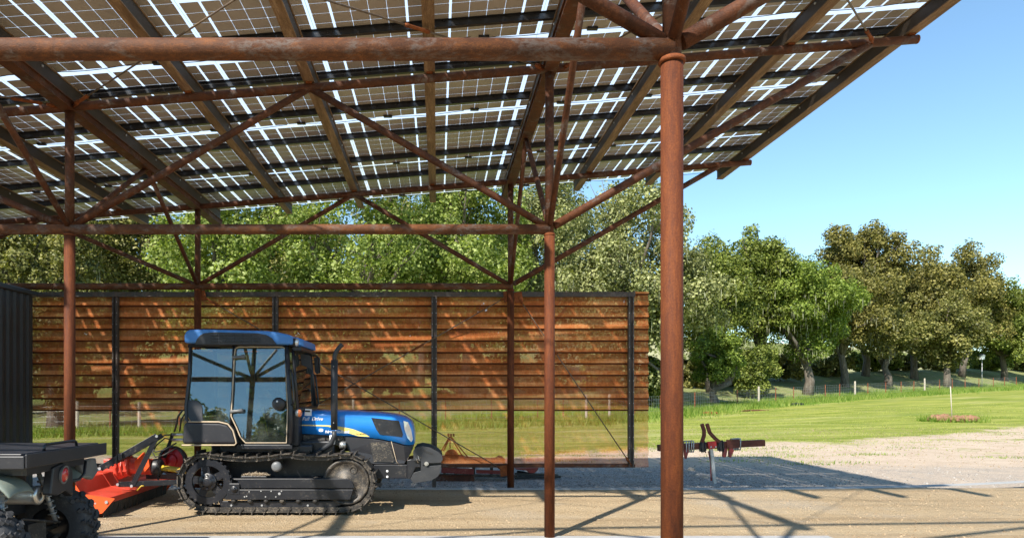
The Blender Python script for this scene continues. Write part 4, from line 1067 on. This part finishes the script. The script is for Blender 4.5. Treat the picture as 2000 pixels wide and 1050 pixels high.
# ------------------------------------------------------------------ toolbar implement right of the canopy
YT = 10.97; gz0 = float(gh(4.37, YT))
tb = thing('toolbar_implement', (4.36, YT, gz0), 'rusty farm toolbar with a red clamp plate on one curved shank, right of the columns', 'farm implement')
def T(px, py, y=YT): return P(px, py, y)
m = MB(); m.bar(T(1285,874), T(1492,864), .105, .100); m.build('beam', 'brown_paint', tb, .006)
m = MB()
for pts in ([(1371,828),(1375,840),(1375,850),(1371,862)], [(1381,828),(1386,844),(1396,855),(1405,862)]):
    q = [T(x, y, YT-.07) for x, y in pts]
    for a, b in zip(q[:-1], q[1:]): m.bar(a-(b-a)*.08, b+(b-a)*.05, .05, .045, (0,1,0))
m.build('upright', 'brown_paint', tb, .004)
m = MB(); m.prism([T(x, y, YT-.085) for x, y in [(1382,862),(1399,860.5),(1400,874),(1385,876)]], (0,.03,0)); m.build('clamp_plate', 'red', tb, .003)
m = MB()
for x, y in ((1389,872),(1398,872)): m.cyl(T(x, y, YT-.086), T(x, y, YT-.10), .012, 8)
m.build('bolt', 'zinc', tb)
m = MB(); q = [T(x, y) for x, y in [(1388,874),(1391,890),(1392.5,910),(1394,930),(1396,943)]]
for a, b in zip(q[:-1], q[1:]): m.bar(a, b+(b-a)*.03, .05, .045, (0,1,0))
m.build('shank', 'zinc', tb, .004)
m = MB(); q = [T(x, y, YT+.05) for x, y in [(1385,880),(1389,900),(1390,925),(1390,938)]]
for a, b in zip(q[:-1], q[1:]): m.bar(a, b, .03, .03, (0,1,0))
m.build('shank_spring', 'maroon', tb)
def ubolts(pxs, mat='silver', yo_=0, r=.007, h=9.5):
    m = MB()
    for px in pxs:
        t_ = 874-(px-1285)*.0483; pts = []
        for (dy, dz) in ((-.06,-h),(-.062,h),(-.05,h+1.2),(.05,h+1.2),(.062,h),(.06,-h),(.05,-h-1.2),(-.05,-h-1.2)):
            p = T(px, t_-dz); p.y = YT+dy; pts.append(p)
        m.tube(pts, r, 6, closed=True)
    return m.build('u_bolt', mat, tb)
ubolts([1338,1343,1348,1352], 'zinc', 0, .009); ubolts([1430,1434.5,1439,1443], 'zinc', 0, .009)
m = MB()
for px, w_ in ((1373,7),(1408,7)):
    t_ = 874-(px-1285)*.0483
    m.prism([T(px-w_*.7, t_-9, YT-.075), T(px+w_*.6, t_-9, YT-.075), T(px+w_, t_+9, YT-.075), T(px+w_*.3, t_+13, YT-.075), T(px-w_, t_+11, YT-.075)], (0,.02,0))
    m.prism([T(px-w_*.7, t_-9, YT+.055), T(px+w_*.6, t_-9, YT+.055), T(px+w_, t_+9, YT+.055), T(px-w_, t_+11, YT+.055)], (0,.02,0))
    for dx in (-3, 4): m.cyl(T(px+dx, t_-7, YT-.085), T(px+dx+1, t_+14, YT-.085), .008, 8)
m.build('bracket', 'black_paint', tb)
for pts in ([(1337,877),(1346,877),(1344,886),(1341,896),(1338.5,895),(1337,886)], [(1413,875),(1422,874),(1419,890),(1416,893),(1412,891)], [(1424,874),(1436,873),(1433,882),(1428,893),(1424,891)]):
    m = MB(); m.prism([T(x, y, YT-.06) for x, y in pts], (0,.05,0)); m.build('shank_clamp', 'maroon', tb, .006)
m = MB(); m.prism([T(x, y, YT-.06) for x, y in [(1418,858),(1444,857),(1443,874),(1420,875)]], (0,-.012,0)); m.build('clamp_block', 'brown_paint', tb)

# ------------------------------------------------------------------ rusty grader box and disc gang behind the screen
YB = 12.1
def B(px, py, y=YB): return P(px, py, y)
bx = thing('box_grader', (B(920,0).x, YB, -.1), 'rusty orange box grader with a triangular hitch seen through the screen wall', 'farm implement')
m = MB(); m.prism([B(x, y) for x, y in [(855,900),(866,894),(905,893),(912,896),(950,899),(972,899),(980,894),(987,896),(987,903),(855,906)]], (0,.6,0)); m.build('blade_box', 'old_rust', bx, .01)
m = MB(); c = B(882,890,YB-.02); m.lathe(c, (0,-1,0), [(-.1,0),(-.1,.115),(0,.12),(.02,.1),(.02,0)], 24); m.box(c+Vector((.03,0,-.05)), (.2,.14,.14)); m.build('gear_housing', 'old_rust', bx)
m = MB()
for a, b in (((880,852),(866,880)), ((880,852),(905,893)), ((882,853),(916,895)), ((878,852),(862,880)), ((879,856),(879,875))):
    m.bar(B(*a), B(*b), .02, .045, (0,1,0))
m.build('hitch_frame', 'old_rust', bx)
m = MB()
for x in (876, 881, 886): m.cyl(B(x, 852, YB-.05), B(x, 846, YB-.05), .018, 8); m.box(B(x, 850, YB-.04), (.03,.05,.03))
m.build('hitch_pins', 'dark_iron', bx)
m = MB(); m.bar(B(862,917), B(925,920), .08, .09); m.bar(B(930,920), B(1000,922), .05, .06); m.build('lower_beam', 'maroon', bx)
m = MB()
for x in (868, 890, 925, 960, 985): m.bar(B(x, 903, YB+.1), B(x, 930, YB+.1), .05, .05, (0,1,0))
m.bar(B(850,927), B(1010,929), .04, .05); m.build('under_frame', 'dark_iron', bx)
m = MB(); m.lathe(B(852,938), (1,0,0), [(0,0),(0,.09)]+[(i*.06+.05*j, .10+.012*j) for i in range(10) for j in (0,1)]+[(.66,.09),(.66,0)], 24); m.build('roller', 'rust_pipe', bx)
YD = 12.4
dg_ = thing('disc_gang', (B(1040,0,YD).x, YD, -.1), 'low maroon and black disc implement lying on the gravel behind the second column', 'farm implement')
m = MB(); m.prism([B(x, y, YD) for x, y in [(1008,914),(1052,913),(1050,918),(1044,923),(1034,923),(1028,918),(1008,916)]], (0,.4,0)); m.build('hood_plate', 'maroon', dg_, .004)
m = MB(); m.bar(B(1005,925,YD), B(1090,928,YD), .05, .05); m.bar(B(1005,932,YD-.1), B(1095,930,YD-.1), .05, .04); m.bar(B(1010,920,YD+.2), B(1070,930,YD), .04, .04); m.build('frame_bar', 'black_paint', dg_)
for k in range(6):
    p = B(1012+k*13, 934, YD+.05); m = MB(); m.lathe(p, (.9,.3,0), [(0,0),(.02,.05),(.03,.09),(.03,.093),(.01,.05),(-.005,0)], 20); m.build('disc_blade', 'dark_iron', dg_)
# ------------------------------------------------------------------ trees
def gfind(px, py, lo=12, hi=300):
    for d in np.arange(lo, hi, .25):
        q = P(px, py, d)
        if q.z <= float(gh(q.x, q.y)): return q
    return P(px, py, hi)
def onground(px, d):
    x = (px-HX)*d/F; return Vector((x, d, float(gh(x, d))))
def leafcloud(rng, cen, rad, n, size, flat=.8):
    """n small leaf clusters on and in the lumps (centres cen, radii rad)"""
    w = rad**2; pick = rng.choice(len(cen), n, p=w/w.sum())
    u = rng.normal(size=(n, 3)); u /= np.linalg.norm(u, axis=1)[:, None]
    r = rad[pick]*(.58+.52*rng.random(n)**.7)
    lump = 1+.34*np.sin(u[:, 0]*5+pick)*np.sin(u[:, 1]*4+pick*2)*1.0
    p = cen[pick]+u*(r*lump)[:, None]*np.array([1, 1, flat])
    nrm = u*.8+rng.normal(size=(n, 3))*.55+np.array([0, 0, .35]); nrm /= np.linalg.norm(nrm, axis=1)[:, None]
    a = np.cross(nrm, rng.normal(size=(n, 3))); a /= np.linalg.norm(a, axis=1)[:, None]; b = np.cross(nrm, a)
    s = size*(.6+.8*rng.random(n))[:, None]; s2 = s*(.5+.4*rng.random(n))[:, None]
    bend = nrm*s*.25
    q = np.stack([p-a*s-bend, p-b*s2, p+a*s-bend, p+b*s2], 1)
    return q.reshape(-1, 3)
def tree(name, px, hw, top, d, leaf, label, seed, leafn=42000, ls=.115, ground_gap=.12, lichen=0, cat='oak tree', trunk_r=.30, aspect=1.0, group='trees along the fence', sparse=0, lean=0):
    rng = np.random.default_rng(seed); base = onground(px, d)
    Wd = hw*d/F; H = CZ-(top-HY)*d/F-base.z
    t = thing(name, base, label, cat, group)
    g0 = H*ground_gap; cz = (H+g0)/2; rz = (H-g0)/2*1.02; rx = Wd*1.04; ry = max(rx*aspect, 1.2)
    cen = []; rad = []
    nl = int(46+rx*9); ph = rng.uniform(0, 6.3, 8); rm = min(rx, rz)
    for k in range(nl):
        u = rng.normal(size=3); u /= np.linalg.norm(u)
        az = math.atan2(u[1], u[0])
        out = 1+.13*math.sin(3*az+ph[0]+3*u[2])+.11*math.sin(5*u[2]+ph[1]+2*az)+.08*math.sin(9*u[2]+4*az+ph[2])
        f = rng.uniform(.25, .90)**.7*out*.92
        c = np.array([u[0]*rx*f, u[1]*ry*f, cz+u[2]*rz*f*(1 if u[2] > 0 else .97)])
        cen.append(c); rad.append(rng.uniform(.12, .25)*rm*(1.2-.3*f)+.12)
    cen = np.array(cen); rad = np.array(rad)
    q = leafcloud(rng, cen, rad, leafn, ls)
    # stray sprigs round the outline
    if sparse:
        u = rng.normal(size=(sparse, 3)); u /= np.linalg.norm(u, axis=1)[:, None]; u[:, 2] = np.abs(u[:, 2])
        c2 = u*np.array([rx, ry, rz])*.98+np.array([0, 0, cz]); q = np.concatenate([q, leafcloud(rng, c2, np.full(sparse, .42), sparse*160, ls)])
    co = npmesh('crown', q, 4, leaf, t)
    rr = random.Random(seed)
    m = MB(); hb = H*.30; sway = [Vector((rr.uniform(-.25,.25)*k, rr.uniform(-.2,.2)*k, hb*k/3-.15*(k == 0))) for k in range(4)]
    m.tube(sway, [trunk_r*1.35, trunk_r, trunk_r*.85, trunk_r*.75], 10)
    m.build('trunk', 'bark', None).parent = t
    order = sorted(range(nl), key=lambda i: rr.random())[:16]
    m = MB()
    for i in order:
        e = Vector(cen[i]); s0 = sway[2]+(sway[3]-sway[2])*rr.random()
        md = s0+(e-s0)*.45+Vector((rr.uniform(-.4,.4), rr.uniform(-.4,.4), rr.uniform(.1,.6))); md2 = s0+(e-s0)*.75+Vector((rr.uniform(-.3,.3), 0, rr.uniform(0,.4)))
        m.tube([s0, md, md2, e], [trunk_r*.6, trunk_r*.4, trunk_r*.26, trunk_r*.10], 7)
        for _ in range(3):
            e2 = e+Vector((rr.uniform(-1,1), rr.uniform(-1,1), rr.uniform(-.5,1)))*float(rad[i]); m.tube([md2, e2], [trunk_r*.12, trunk_r*.04], 5)
    m.build('limbs', 'bark', None).parent = t
    if lichen:
        low = cen[:, 2] < cz+rz*.25; idx = np.nonzero(low)[0]; k = rng.choice(idx, lichen)
        u = rng.normal(size=(lichen, 3)); u /= np.linalg.norm(u, axis=1)[:, None]; u[:, 2] = -abs(u[:, 2])*.4
        p = cen[k]+u*rad[k][:, None]*1.0; L = rng.uniform(.25, .95, lichen)[:, None]*np.array([0, 0, -1.]); wv = rng.normal(size=(lichen, 3))*np.array([1, 1, 0]); wv = wv/np.linalg.norm(wv, axis=1)[:, None]*rng.uniform(.010,.030,lichen)[:, None]
        q = np.stack([p-wv*.4, p+L*.35-wv, p+L+wv*.3, p+L*.4+wv], 1).reshape(-1, 3)
        lo_ = npmesh('hanging_lichen', q, 4, 'moss', t); lo_['kind'] = 'stuff'
    return t
OAK = 'oak_tree'
TR = [
 (OAK, 20, 200, 290, 33, 'leaf_olive', 'dark olive oak behind the black shed, leftmost of the trees', 1, dict(lichen=700, ground_gap=.08)),
 (OAK, 240, 165, 320, 41, 'leaf_olive', 'olive oak behind the screen wall, between the black shed and the tractor cab', 2, dict(lichen=500)),
 ('leafy_tree', 440, 165, 235, 36, 'leaf_bright', 'bright spring-green tree rising behind the tractor cab', 3, dict(ground_gap=.05, ls=.16)),
 ('leafy_tree', 690, 180, 215, 39, 'leaf_bright', 'bright spring-green tree behind the middle of the screen wall', 4, dict(ground_gap=.07, ls=.16, trunk_r=.42)),
 ('leafy_tree', 905, 150, 250, 43, 'leaf_bright', 'bright green tree left of the second thin column', 5, dict(ground_gap=.05, ls=.17)),
 (OAK, 1070, 125, 290, 50, 'leaf_silver', 'grey-green oak partly hidden behind the second thin column', 6, dict(ground_gap=.25)),
 (OAK, 1235, 165, 335, 41, 'leaf_silver', 'tall silvery green oak right behind the thick front column', 7, dict(leafn=36000, ground_gap=.06, lichen=500)),
 ('small_tree', 1400, 52, 635, 45, 'leaf_shrub', 'small round light green tree with a short trunk, in front of the big oaks', 8, dict(ground_gap=.20, leafn=12000, ls=.12, trunk_r=.26)),
 (OAK, 1390, 92, 440, 53, 'leaf_green', 'dark green oak rising behind the small round tree', 9, dict(lichen=400, ground_gap=.1)),
 (OAK, 1482, 98, 440, 57, 'leaf_green', 'green oak with sparse sprigs on top, left of the tall trunk', 10, dict(lichen=500, ground_gap=.24, ls=.17)),
 (OAK, 1577, 112, 500, 55, 'leaf_shrub', 'wide yellow-green oak on a pale upright trunk hung with lichen', 11, dict(lichen=900, ground_gap=.24, leafn=34000, trunk_r=.34)),
 (OAK, 1690, 88, 420, 68, 'leaf_brown', 'tallest bronze-green oak on the right against the sky', 12, dict(ground_gap=.22, ls=.19, leafn=30000)),
 (OAK, 1650, 98, 515, 61, 'leaf_brown', 'bronze-tinged oak with low boughs in front of the tallest oak', 13, dict(ground_gap=.2, ls=.17, lichen=300)),
 (OAK, 1786, 98, 488, 70, 'leaf_brown', 'brownish oak with a forked trunk, right of the tallest oak', 14, dict(ground_gap=.2, ls=.19)),
 (OAK, 1878, 92, 474, 76, 'leaf_brown', 'tall bronze oak, second from the right edge', 15, dict(ground_gap=.17, ls=.2)),
 (OAK, 1962, 92, 545, 78, 'leaf_green', 'green oak at the right edge of the row', 16, dict(ground_gap=.1, ls=.2)),
 (OAK, 2045, 110, 525, 88, 'leaf_olive', 'olive oak cut by the right edge', 17, dict(ground_gap=.15, ls=.22)),
 (OAK, 1850, 80, 560, 66, 'leaf_olive', 'low spreading olive oak beside the white birdhouse pole', 18, dict(ground_gap=.2, ls=.18)),
 (OAK, 1735, 85, 580, 64, 'leaf_olive', 'small olive oak filling the gap below the brownish ones', 19, dict(ground_gap=.28, ls=.17, leafn=16000)),
 ('shrub', 1472, 48, 655, 52, 'leaf_green', 'dark green shrub under the oaks right of the small round tree', 20, dict(ground_gap=.0, ls=.13, leafn=14000, cat='shrub', trunk_r=.1)),
 ('shrub', 1275, 30, 690, 42, 'leaf_green', 'dark shrub beside the right end of the screen wall', 21, dict(ground_gap=.0, ls=.12, leafn=9000, cat='shrub', trunk_r=.1)),
 (OAK, 560, 130, 360, 56, 'leaf_olive', 'shaded olive oak further back between the two bright trees', 22, dict(ground_gap=.3, ls=.2)),
 (OAK, 820, 130, 340, 58, 'leaf_olive', 'shaded olive oak further back behind the bright trees, right of the tractor', 23, dict(ground_gap=.3, ls=.2)),
 (OAK, 110, 90, 420, 27.5, 'leaf_olive', 'near oak with drooping lit boughs beside the shed corner', 24, dict(ground_gap=.06, ls=.12, leafn=22000)),
]
for (nm, px, hw, top, d, lf, lab, sd_, kw) in TR:
    kw = dict(kw)
    kw['ls'] = kw.get('ls', .15)*.56
    kw['leafn'] = int(kw.get('leafn', 28000)*(1.35 if lf == 'leaf_bright' else 1.8))
    tree(nm, px, hw, top, d, lf, lab, sd_, **kw)
BUSH = ['below the small round tree', 'right of the small round tree', 'left of the pale lichen-hung trunk', 'right of the pale lichen-hung trunk', 'under the tallest oak', 'right of the tallest oak', 'left of the birdhouse pole', 'right of the birdhouse pole', 'at the right edge']
for k, (px, tp, d) in enumerate(((1345, 705, 56), (1440, 690, 58), (1525, 695, 62), (1625, 700, 66), (1700, 692, 74), (1760, 698, 76), (1845, 690, 80), (1940, 688, 86), (2000, 690, 92))):
    tree('shrub', px, 44+7*(k % 3), tp-8, d, ('leaf_olive', 'leaf_green', 'leaf_brown')[k % 3], 'low bush in the shade behind the fence, '+BUSH[k], 80+k, leafn=9000, ls=.12, ground_gap=-.05, cat='shrub', trunk_r=.06, group='low bushes under the oaks')
BL = ['left of the first black screen post', 'right of the first black screen post', 'behind the back of the cab', 'behind the cab', 'behind the exhaust stack', 'left of the third black screen post', 'right of the third black screen post', 'left of the thin rear column', 'right of the thin rear column', 'left of the last screen post']
for k, px in enumerate((150, 285, 400, 520, 640, 760, 900, 975, 1060, 1190)):
    tree('shrub', px, 62, 672+14*(k % 3), 46+3*(k % 2), ('leaf_green', 'leaf_olive', 'leaf_silver')[k % 3], 'shaded bush seen through the rusty screen, '+BL[k], 120+k, leafn=9000, ls=.13, ground_gap=-.05, cat='shrub', trunk_r=.07, group='bushes behind the screen')
for k, px in enumerate((60, 200, 340, 470, 610, 740, 880, 1010, 1140)):
    tree(OAK, px, 100, 455+20*(k % 3), 66+4*(k % 2), ('leaf_olive', 'leaf_green', 'leaf_silver')[k % 3], 'distant oak seen through and above the rusty screen, %s' % ['leftmost behind the shed', 'second from the shed', 'left of the cab', 'above the cab roof', 'above the hood', 'at the middle of the screen', 'right of the exhaust stack', 'left of the thin second column', 'right of the thin second column'][k], 40+k, leafn=24000, ls=.17, ground_gap=.03, group='distant oaks')
src = tree('oak_tree', 855-1357*.35, 160, 300, 22, 'leaf_green', 'round oak added out of view behind the camera, mirrored in the cab door', 71, leafn=16000, ls=.14, ground_gap=.05, group='added oaks behind the camera')  # unseen oaks, added to darken the lower reflection in the cab glass
src.location = (-6.3, -12, 0); src.scale = (.85, .85, .75)
for k, (x, y, sc, lab) in enumerate(((-10.6, -12.5, .78, 'broad oak added out of view behind the camera, left of the round one'), (-2.3, -13, .72, 'low oak added out of view behind the camera, right of the round one'))):
    c = src.copy(); C.objects.link(c); c.location = (x, y, 0); c.scale = (sc, sc, sc); c.rotation_euler = (0, 0, 1.5+k*2); c['label'] = lab
    for ch in src.children: q = ch.copy(); C.objects.link(q); q.parent = c

# ------------------------------------------------------------------ wire fence
fc = thing('wire_fence', (float(22), float(fence_y(22)), float(gh(22, fence_y(22)))), 'wire mesh fence on rusty metal and pale wooden posts between the lawn and the oaks', 'fence')
def fpt(px):
    for d in np.arange(20, 120, .1):
        x = (px-HX)*d/F
        if d >= fence_y(x): return Vector((x, d, float(gh(x, d))))
wood = [151, 272, 690, 1145, 1190, 1482, 1670, 1806]
metal = [60, 215, 350, 430, 520, 600, 780, 870, 960, 1050, 1100, 1240, 1290, 1357, 1440, 1515, 1550, 1612, 1640, 1695, 1730, 1760, 1785, 1835, 1860, 1885, 1912, 1940, 1962, 1985]
fl = []
for px in wood:
    p = fpt(px); m = MB(); m.tube([p-Vector((0,0,.2)), p+Vector((0,0,1.28))], [.065,.06], 8, smooth=False); m.build('wooden_post', 'wood_post', fc); fl.append(p)
for px in metal:
    p = fpt(px); m = MB(); m.box(p+Vector((0,0,.5)), (.045,.03,1.25)); m.build('metal_post', 'old_rust', fc); fl.append(p)
fl.sort(key=lambda p: p.x)
m = MB()
for h in (.08, .3, .5, .7, .9, 1.08):
    m.tube([p+Vector((0,-.03,h)) for p in fl], .005, 3, caps=False)
for a, b in zip(fl[:-1], fl[1:]):
    n = int((b-a).length/.22)
    for k in range(n): q = a+(b-a)*(k/n); m.tube([q+Vector((0,-.03,.03)), q+Vector((0,-.03,1.08))], .003, 3, caps=False)
m.build('wire_mesh', 'zinc', fc)
# pole with birdhouse
p = onground(1918, 66); bh = thing('birdhouse_pole', p, 'thin pole carrying a small white birdhouse in front of the right-hand oaks', 'birdhouse')
m = MB(); m.cyl(p, p+Vector((0,0,2.9)), .03, 8); m.build('pole', 'zinc', bh)
m = MB(); m.box(p+Vector((0,0,3.05)), (.3,.3,.32)); m.build('house_box', 'white', bh)
m = MB(); m.prism([p+Vector((-.22,-.2,3.21)), p+Vector((.22,-.2,3.21)), p+Vector((0,-.2,3.38))], (0,.4,0)); m.build('roof', 'zinc', bh)
# things lying in the grass
p = gfind(1862, 823); mo_ = thing('stone_heap', p, 'ring of brown stones with a thin stake standing in the lawn on the right', 'stone heap')
rr = random.Random(9); m = MB()
def rock(m, c, r, rr, sq=.7):
    n, k = 9, 6; prof = []; vs = []
    ph = rr.uniform(0, 6)
    for i in range(k):
        a = math.pi*i/(k-1)
        for j in range(n):
            b = 2*math.pi*j/n; q = r*(1+.18*math.sin(3*b+ph+i)+.1*math.sin(5*b+i*2))
            vs.append((c[0]+q*math.sin(a)*math.cos(b), c[1]+q*math.sin(a)*math.sin(b), c[2]+q*math.cos(a)*sq))
    m.add(vs, [(i*n+j, (i+1)*n+j, (i+1)*n+(j+1) % n, i*n+(j+1) % n) for i in range(k-1) for j in range(n)], False)
for k in range(13):
    a = 2*math.pi*k/13; m = MB(); rock(m, (p.x+.72*math.cos(a), p.y+.6*math.sin(a), p.z+.12), rr.uniform(.17,.25), rr); m.build('stone', 'mound_earth', mo_)
m = MB(); rock(m, (p.x, p.y, p.z-.02), .62, rr, .32); m.build('soil', 'mound_earth', mo_)
m = MB(); m.cyl(p+Vector((-.05,0,0)), p+Vector((-.12,0,1.45)), .018, 6); m.build('stake', 'wood_post', mo_)
for px, py, w_, h_, mt, lab in ((1386,808,.95,.10,'old_rust','flat piece of rusty orange scrap metal lying in the grass by the column'),
                         (1480,802,1.5,.05,'brown_paint','long dark rusty scrap bar lying in the grass below the wooden post'),
                         (1559,791,.8,.13,'black_plastic','small dark blue-black crate lying in the grass by the fence')):
    p = gfind(px, py); s_ = thing('scrap_piece' if mt != 'black_plastic' else 'crate', p, lab, 'scrap metal' if mt != 'black_plastic' else 'crate')
    m = MB(); m.prism([p+Vector((-w_/2,0,0)), p+Vector((w_/2,0,0)), p+Vector((w_*.42,0,h_)), p+Vector((w_*.05,0,h_*1.3)), p+Vector((-w_*.38,0,h_*.8))], (0,.5,0)); m.build('plate', mt, s_, .01)
    m = MB()
    for k in range(3): m.bar(p+Vector((-w_*.4+k*w_*.35,-.02,.02)), p+Vector((-w_*.3+k*w_*.35,-.05,h_*1.2)), .03, .03)
    m.build('rib', mt, s_)
# rocks on the gravel
for px, py, r_, lab in ((1352,918,.085,'pale rounded stone lying on the gravel just right of the thick column'), (1378,934,.06,'flat brown stone at the foot of the toolbar shank'), (1356,932,.07,'dark flat stone on the gravel between the thick column and the toolbar')):
    q = gfind(px, py, 9); m = MB(); rock(m, (0,0,0), r_, rr, .55); o = m.build('rock', 'stone'); o.location = q+Vector((0,0,.02)); tag(o, lab, 'rock')

# ------------------------------------------------------------------ ground cover
rng = np.random.default_rng(11)
def pebbles(name, n, xr, yr, s0, s1, mat, ymask=None, lift=0):
    x = rng.uniform(*xr, n); y = rng.uniform(*yr, n)
    if ymask is not None: k = ymask(x, y); x, y = x[k], y[k]; n = len(x)
    z = gh(x, y)+lift; s = s0+(s1-s0)*rng.random(n)**3
    o = np.array([[1,0,0],[0,1,0],[-1,0,0],[0,-1,0],[0,0,.7],[0,0,-.5]])
    tri = [(0,1,4),(1,2,4),(2,3,4),(3,0,4)]
    v = o[None]*s[:, None, None]*(.6+.7*rng.random((n, 6, 1)))
    a = rng.uniform(0, 6.28, n); ca, sa = np.cos(a)[:, None], np.sin(a)[:, None]
    vx = v[..., 0]*ca-v[..., 1]*sa; vy = v[..., 0]*sa+v[..., 1]*ca
    v = np.stack([vx+x[:, None], vy+y[:, None], v[..., 2]+z[:, None]], -1)
    q = np.stack([v[:, list(t)] for t in tri], 1).reshape(-1, 3)
    ob = npmesh(name, q, 3, mat); tag(ob, kind='stuff'); return ob
def kerby(x): return 10.28+.031*np.maximum(0, x-4.2)**2
def pebmat(name, a, b):
    t = NT(name); g = t.n('ShaderNodeNewGeometry'); return t.done(t.bsdf(t.ramp(t.noise(30, 2), [(.35, a), (.65, b)]), .9, 0, .2))
M['gravel'] = pebmat('gravel_stone', (.10,.095,.09), (.42,.39,.35)); M['clod'] = pebmat('soil_clod', (.17,.115,.065), (.40,.30,.19))
o = pebbles('gravel', 26000, (-5, 11), (10.4, 15), .006, .034, 'gravel', lambda x, y: (y > kerby(x)+.08) & (rng.random(len(x)) < np.clip(1.2-(y-10.4)/4.5, .1, 1)*np.clip((9-x)/3, .15, 1)))
tag(o, 'grey loose gravel behind the concrete kerb', 'gravel')
o = pebbles('loose_soil', 16000, (-5, 9), (5.5, 10.2), .003, .017, 'clod'); tag(o, 'loose crumbs of soil on the sandy floor', 'soil')
o = pebbles('loose_stones', 9000, (0, 24), (14, 26), .008, .028, 'clod'); tag(o, 'small loose stones on the pale dirt track', 'stones')
def blades(name, x, y, h0, h1, wd, mat, lab):
    n = len(x); z = gh(x, y)-.01; h = rng.uniform(h0, h1, n); a = rng.uniform(0, 6.28, n); dx, dy = np.cos(a)*wd, np.sin(a)*wd
    lx, ly = rng.normal(size=n)*h*.35, rng.normal(size=n)*h*.35
    q = np.stack([np.stack([x-dx, y-dy, z], -1), np.stack([x+dx, y+dy, z], -1), np.stack([x+lx, y+ly, z+h], -1)], 1).reshape(-1, 3)
    ob = npmesh(name, q, 3, mat); tag(ob, lab, 'grass', kind='stuff'); return ob
n = 90000; x = rng.uniform(-22, 62, n); f = rng.normal(size=n)*1.3-.2; y = fence_y(x)+f
blades('tall_grass', x, y, .10, .42, .022, 'blade', 'tall uncut green grass along the wire fence')
n = 130000; x = rng.uniform(-9, 32, n); y = 17.5+rng.random(n)**1.3*22
k = (y < fence_y(x)-1) & (y > 18.2+np.maximum(0, x-11.5)*.60+rng.normal(size=n)*1.2-2.6*(x < 8)); k &= (np.sin(y*2.1+x*.25+np.sin(x*.6)*1.5)+rng.normal(size=len(x))*.8 > .1); blades('lawn_grass', x[k], y[k], .015, .05, .014, 'lawn_blade', 'short mown lawn beyond the dirt track')
n = 2600; c = np.stack([rng.uniform(1, 16, 26), rng.uniform(14.8, 18.5, 26)], -1); j = rng.integers(0, 26, n)
x = c[j, 0]+rng.normal(size=n)*.45; y = c[j, 1]+rng.normal(size=n)*.12; blades('grass_tufts', x, y, .02, .08, .01, 'blade', 'low grass tufts growing in the pale dirt')
# vineyard rows on the far hillside
n = 110000; row = rng.integers(0, 44, n); t_ = rng.random(n)
x = 24+row*2.8+t_*22-8; y = 92+t_*75; z = gh(x, y); 
v = np.stack([x, y, z], -1); s = .03+.09*rng.random(n)[:, None]
u = rng.normal(size=(n, 3))*np.array([.10, .3, .18])+np.array([0, 0, .45]); p = v+u
a = rng.normal(size=(n, 3)); a /= np.linalg.norm(a, axis=1)[:, None]; b = np.cross(a, rng.normal(size=(n, 3))); b /= np.linalg.norm(b, axis=1)[:, None]
o = npmesh('vine_rows', np.stack([p-a*s, p-b*s*.7, p+a*s, p+b*s*.7], 1).reshape(-1, 3), 4, 'dryblade'); tag(o, 'rows of low vines running up the pale hillside', 'vines', kind='stuff')
n = 500; a = rng.uniform(0, 6.28, n); r_ = rng.uniform(.85, 1.25, n); q = gfind(1862, 823)
blades('heap_grass', q.x+r_*np.cos(a)*1.1, q.y+r_*np.sin(a)*.8, .12, .40, .02, 'blade', 'tuft of tall grass growing round the stone heap in the lawn')
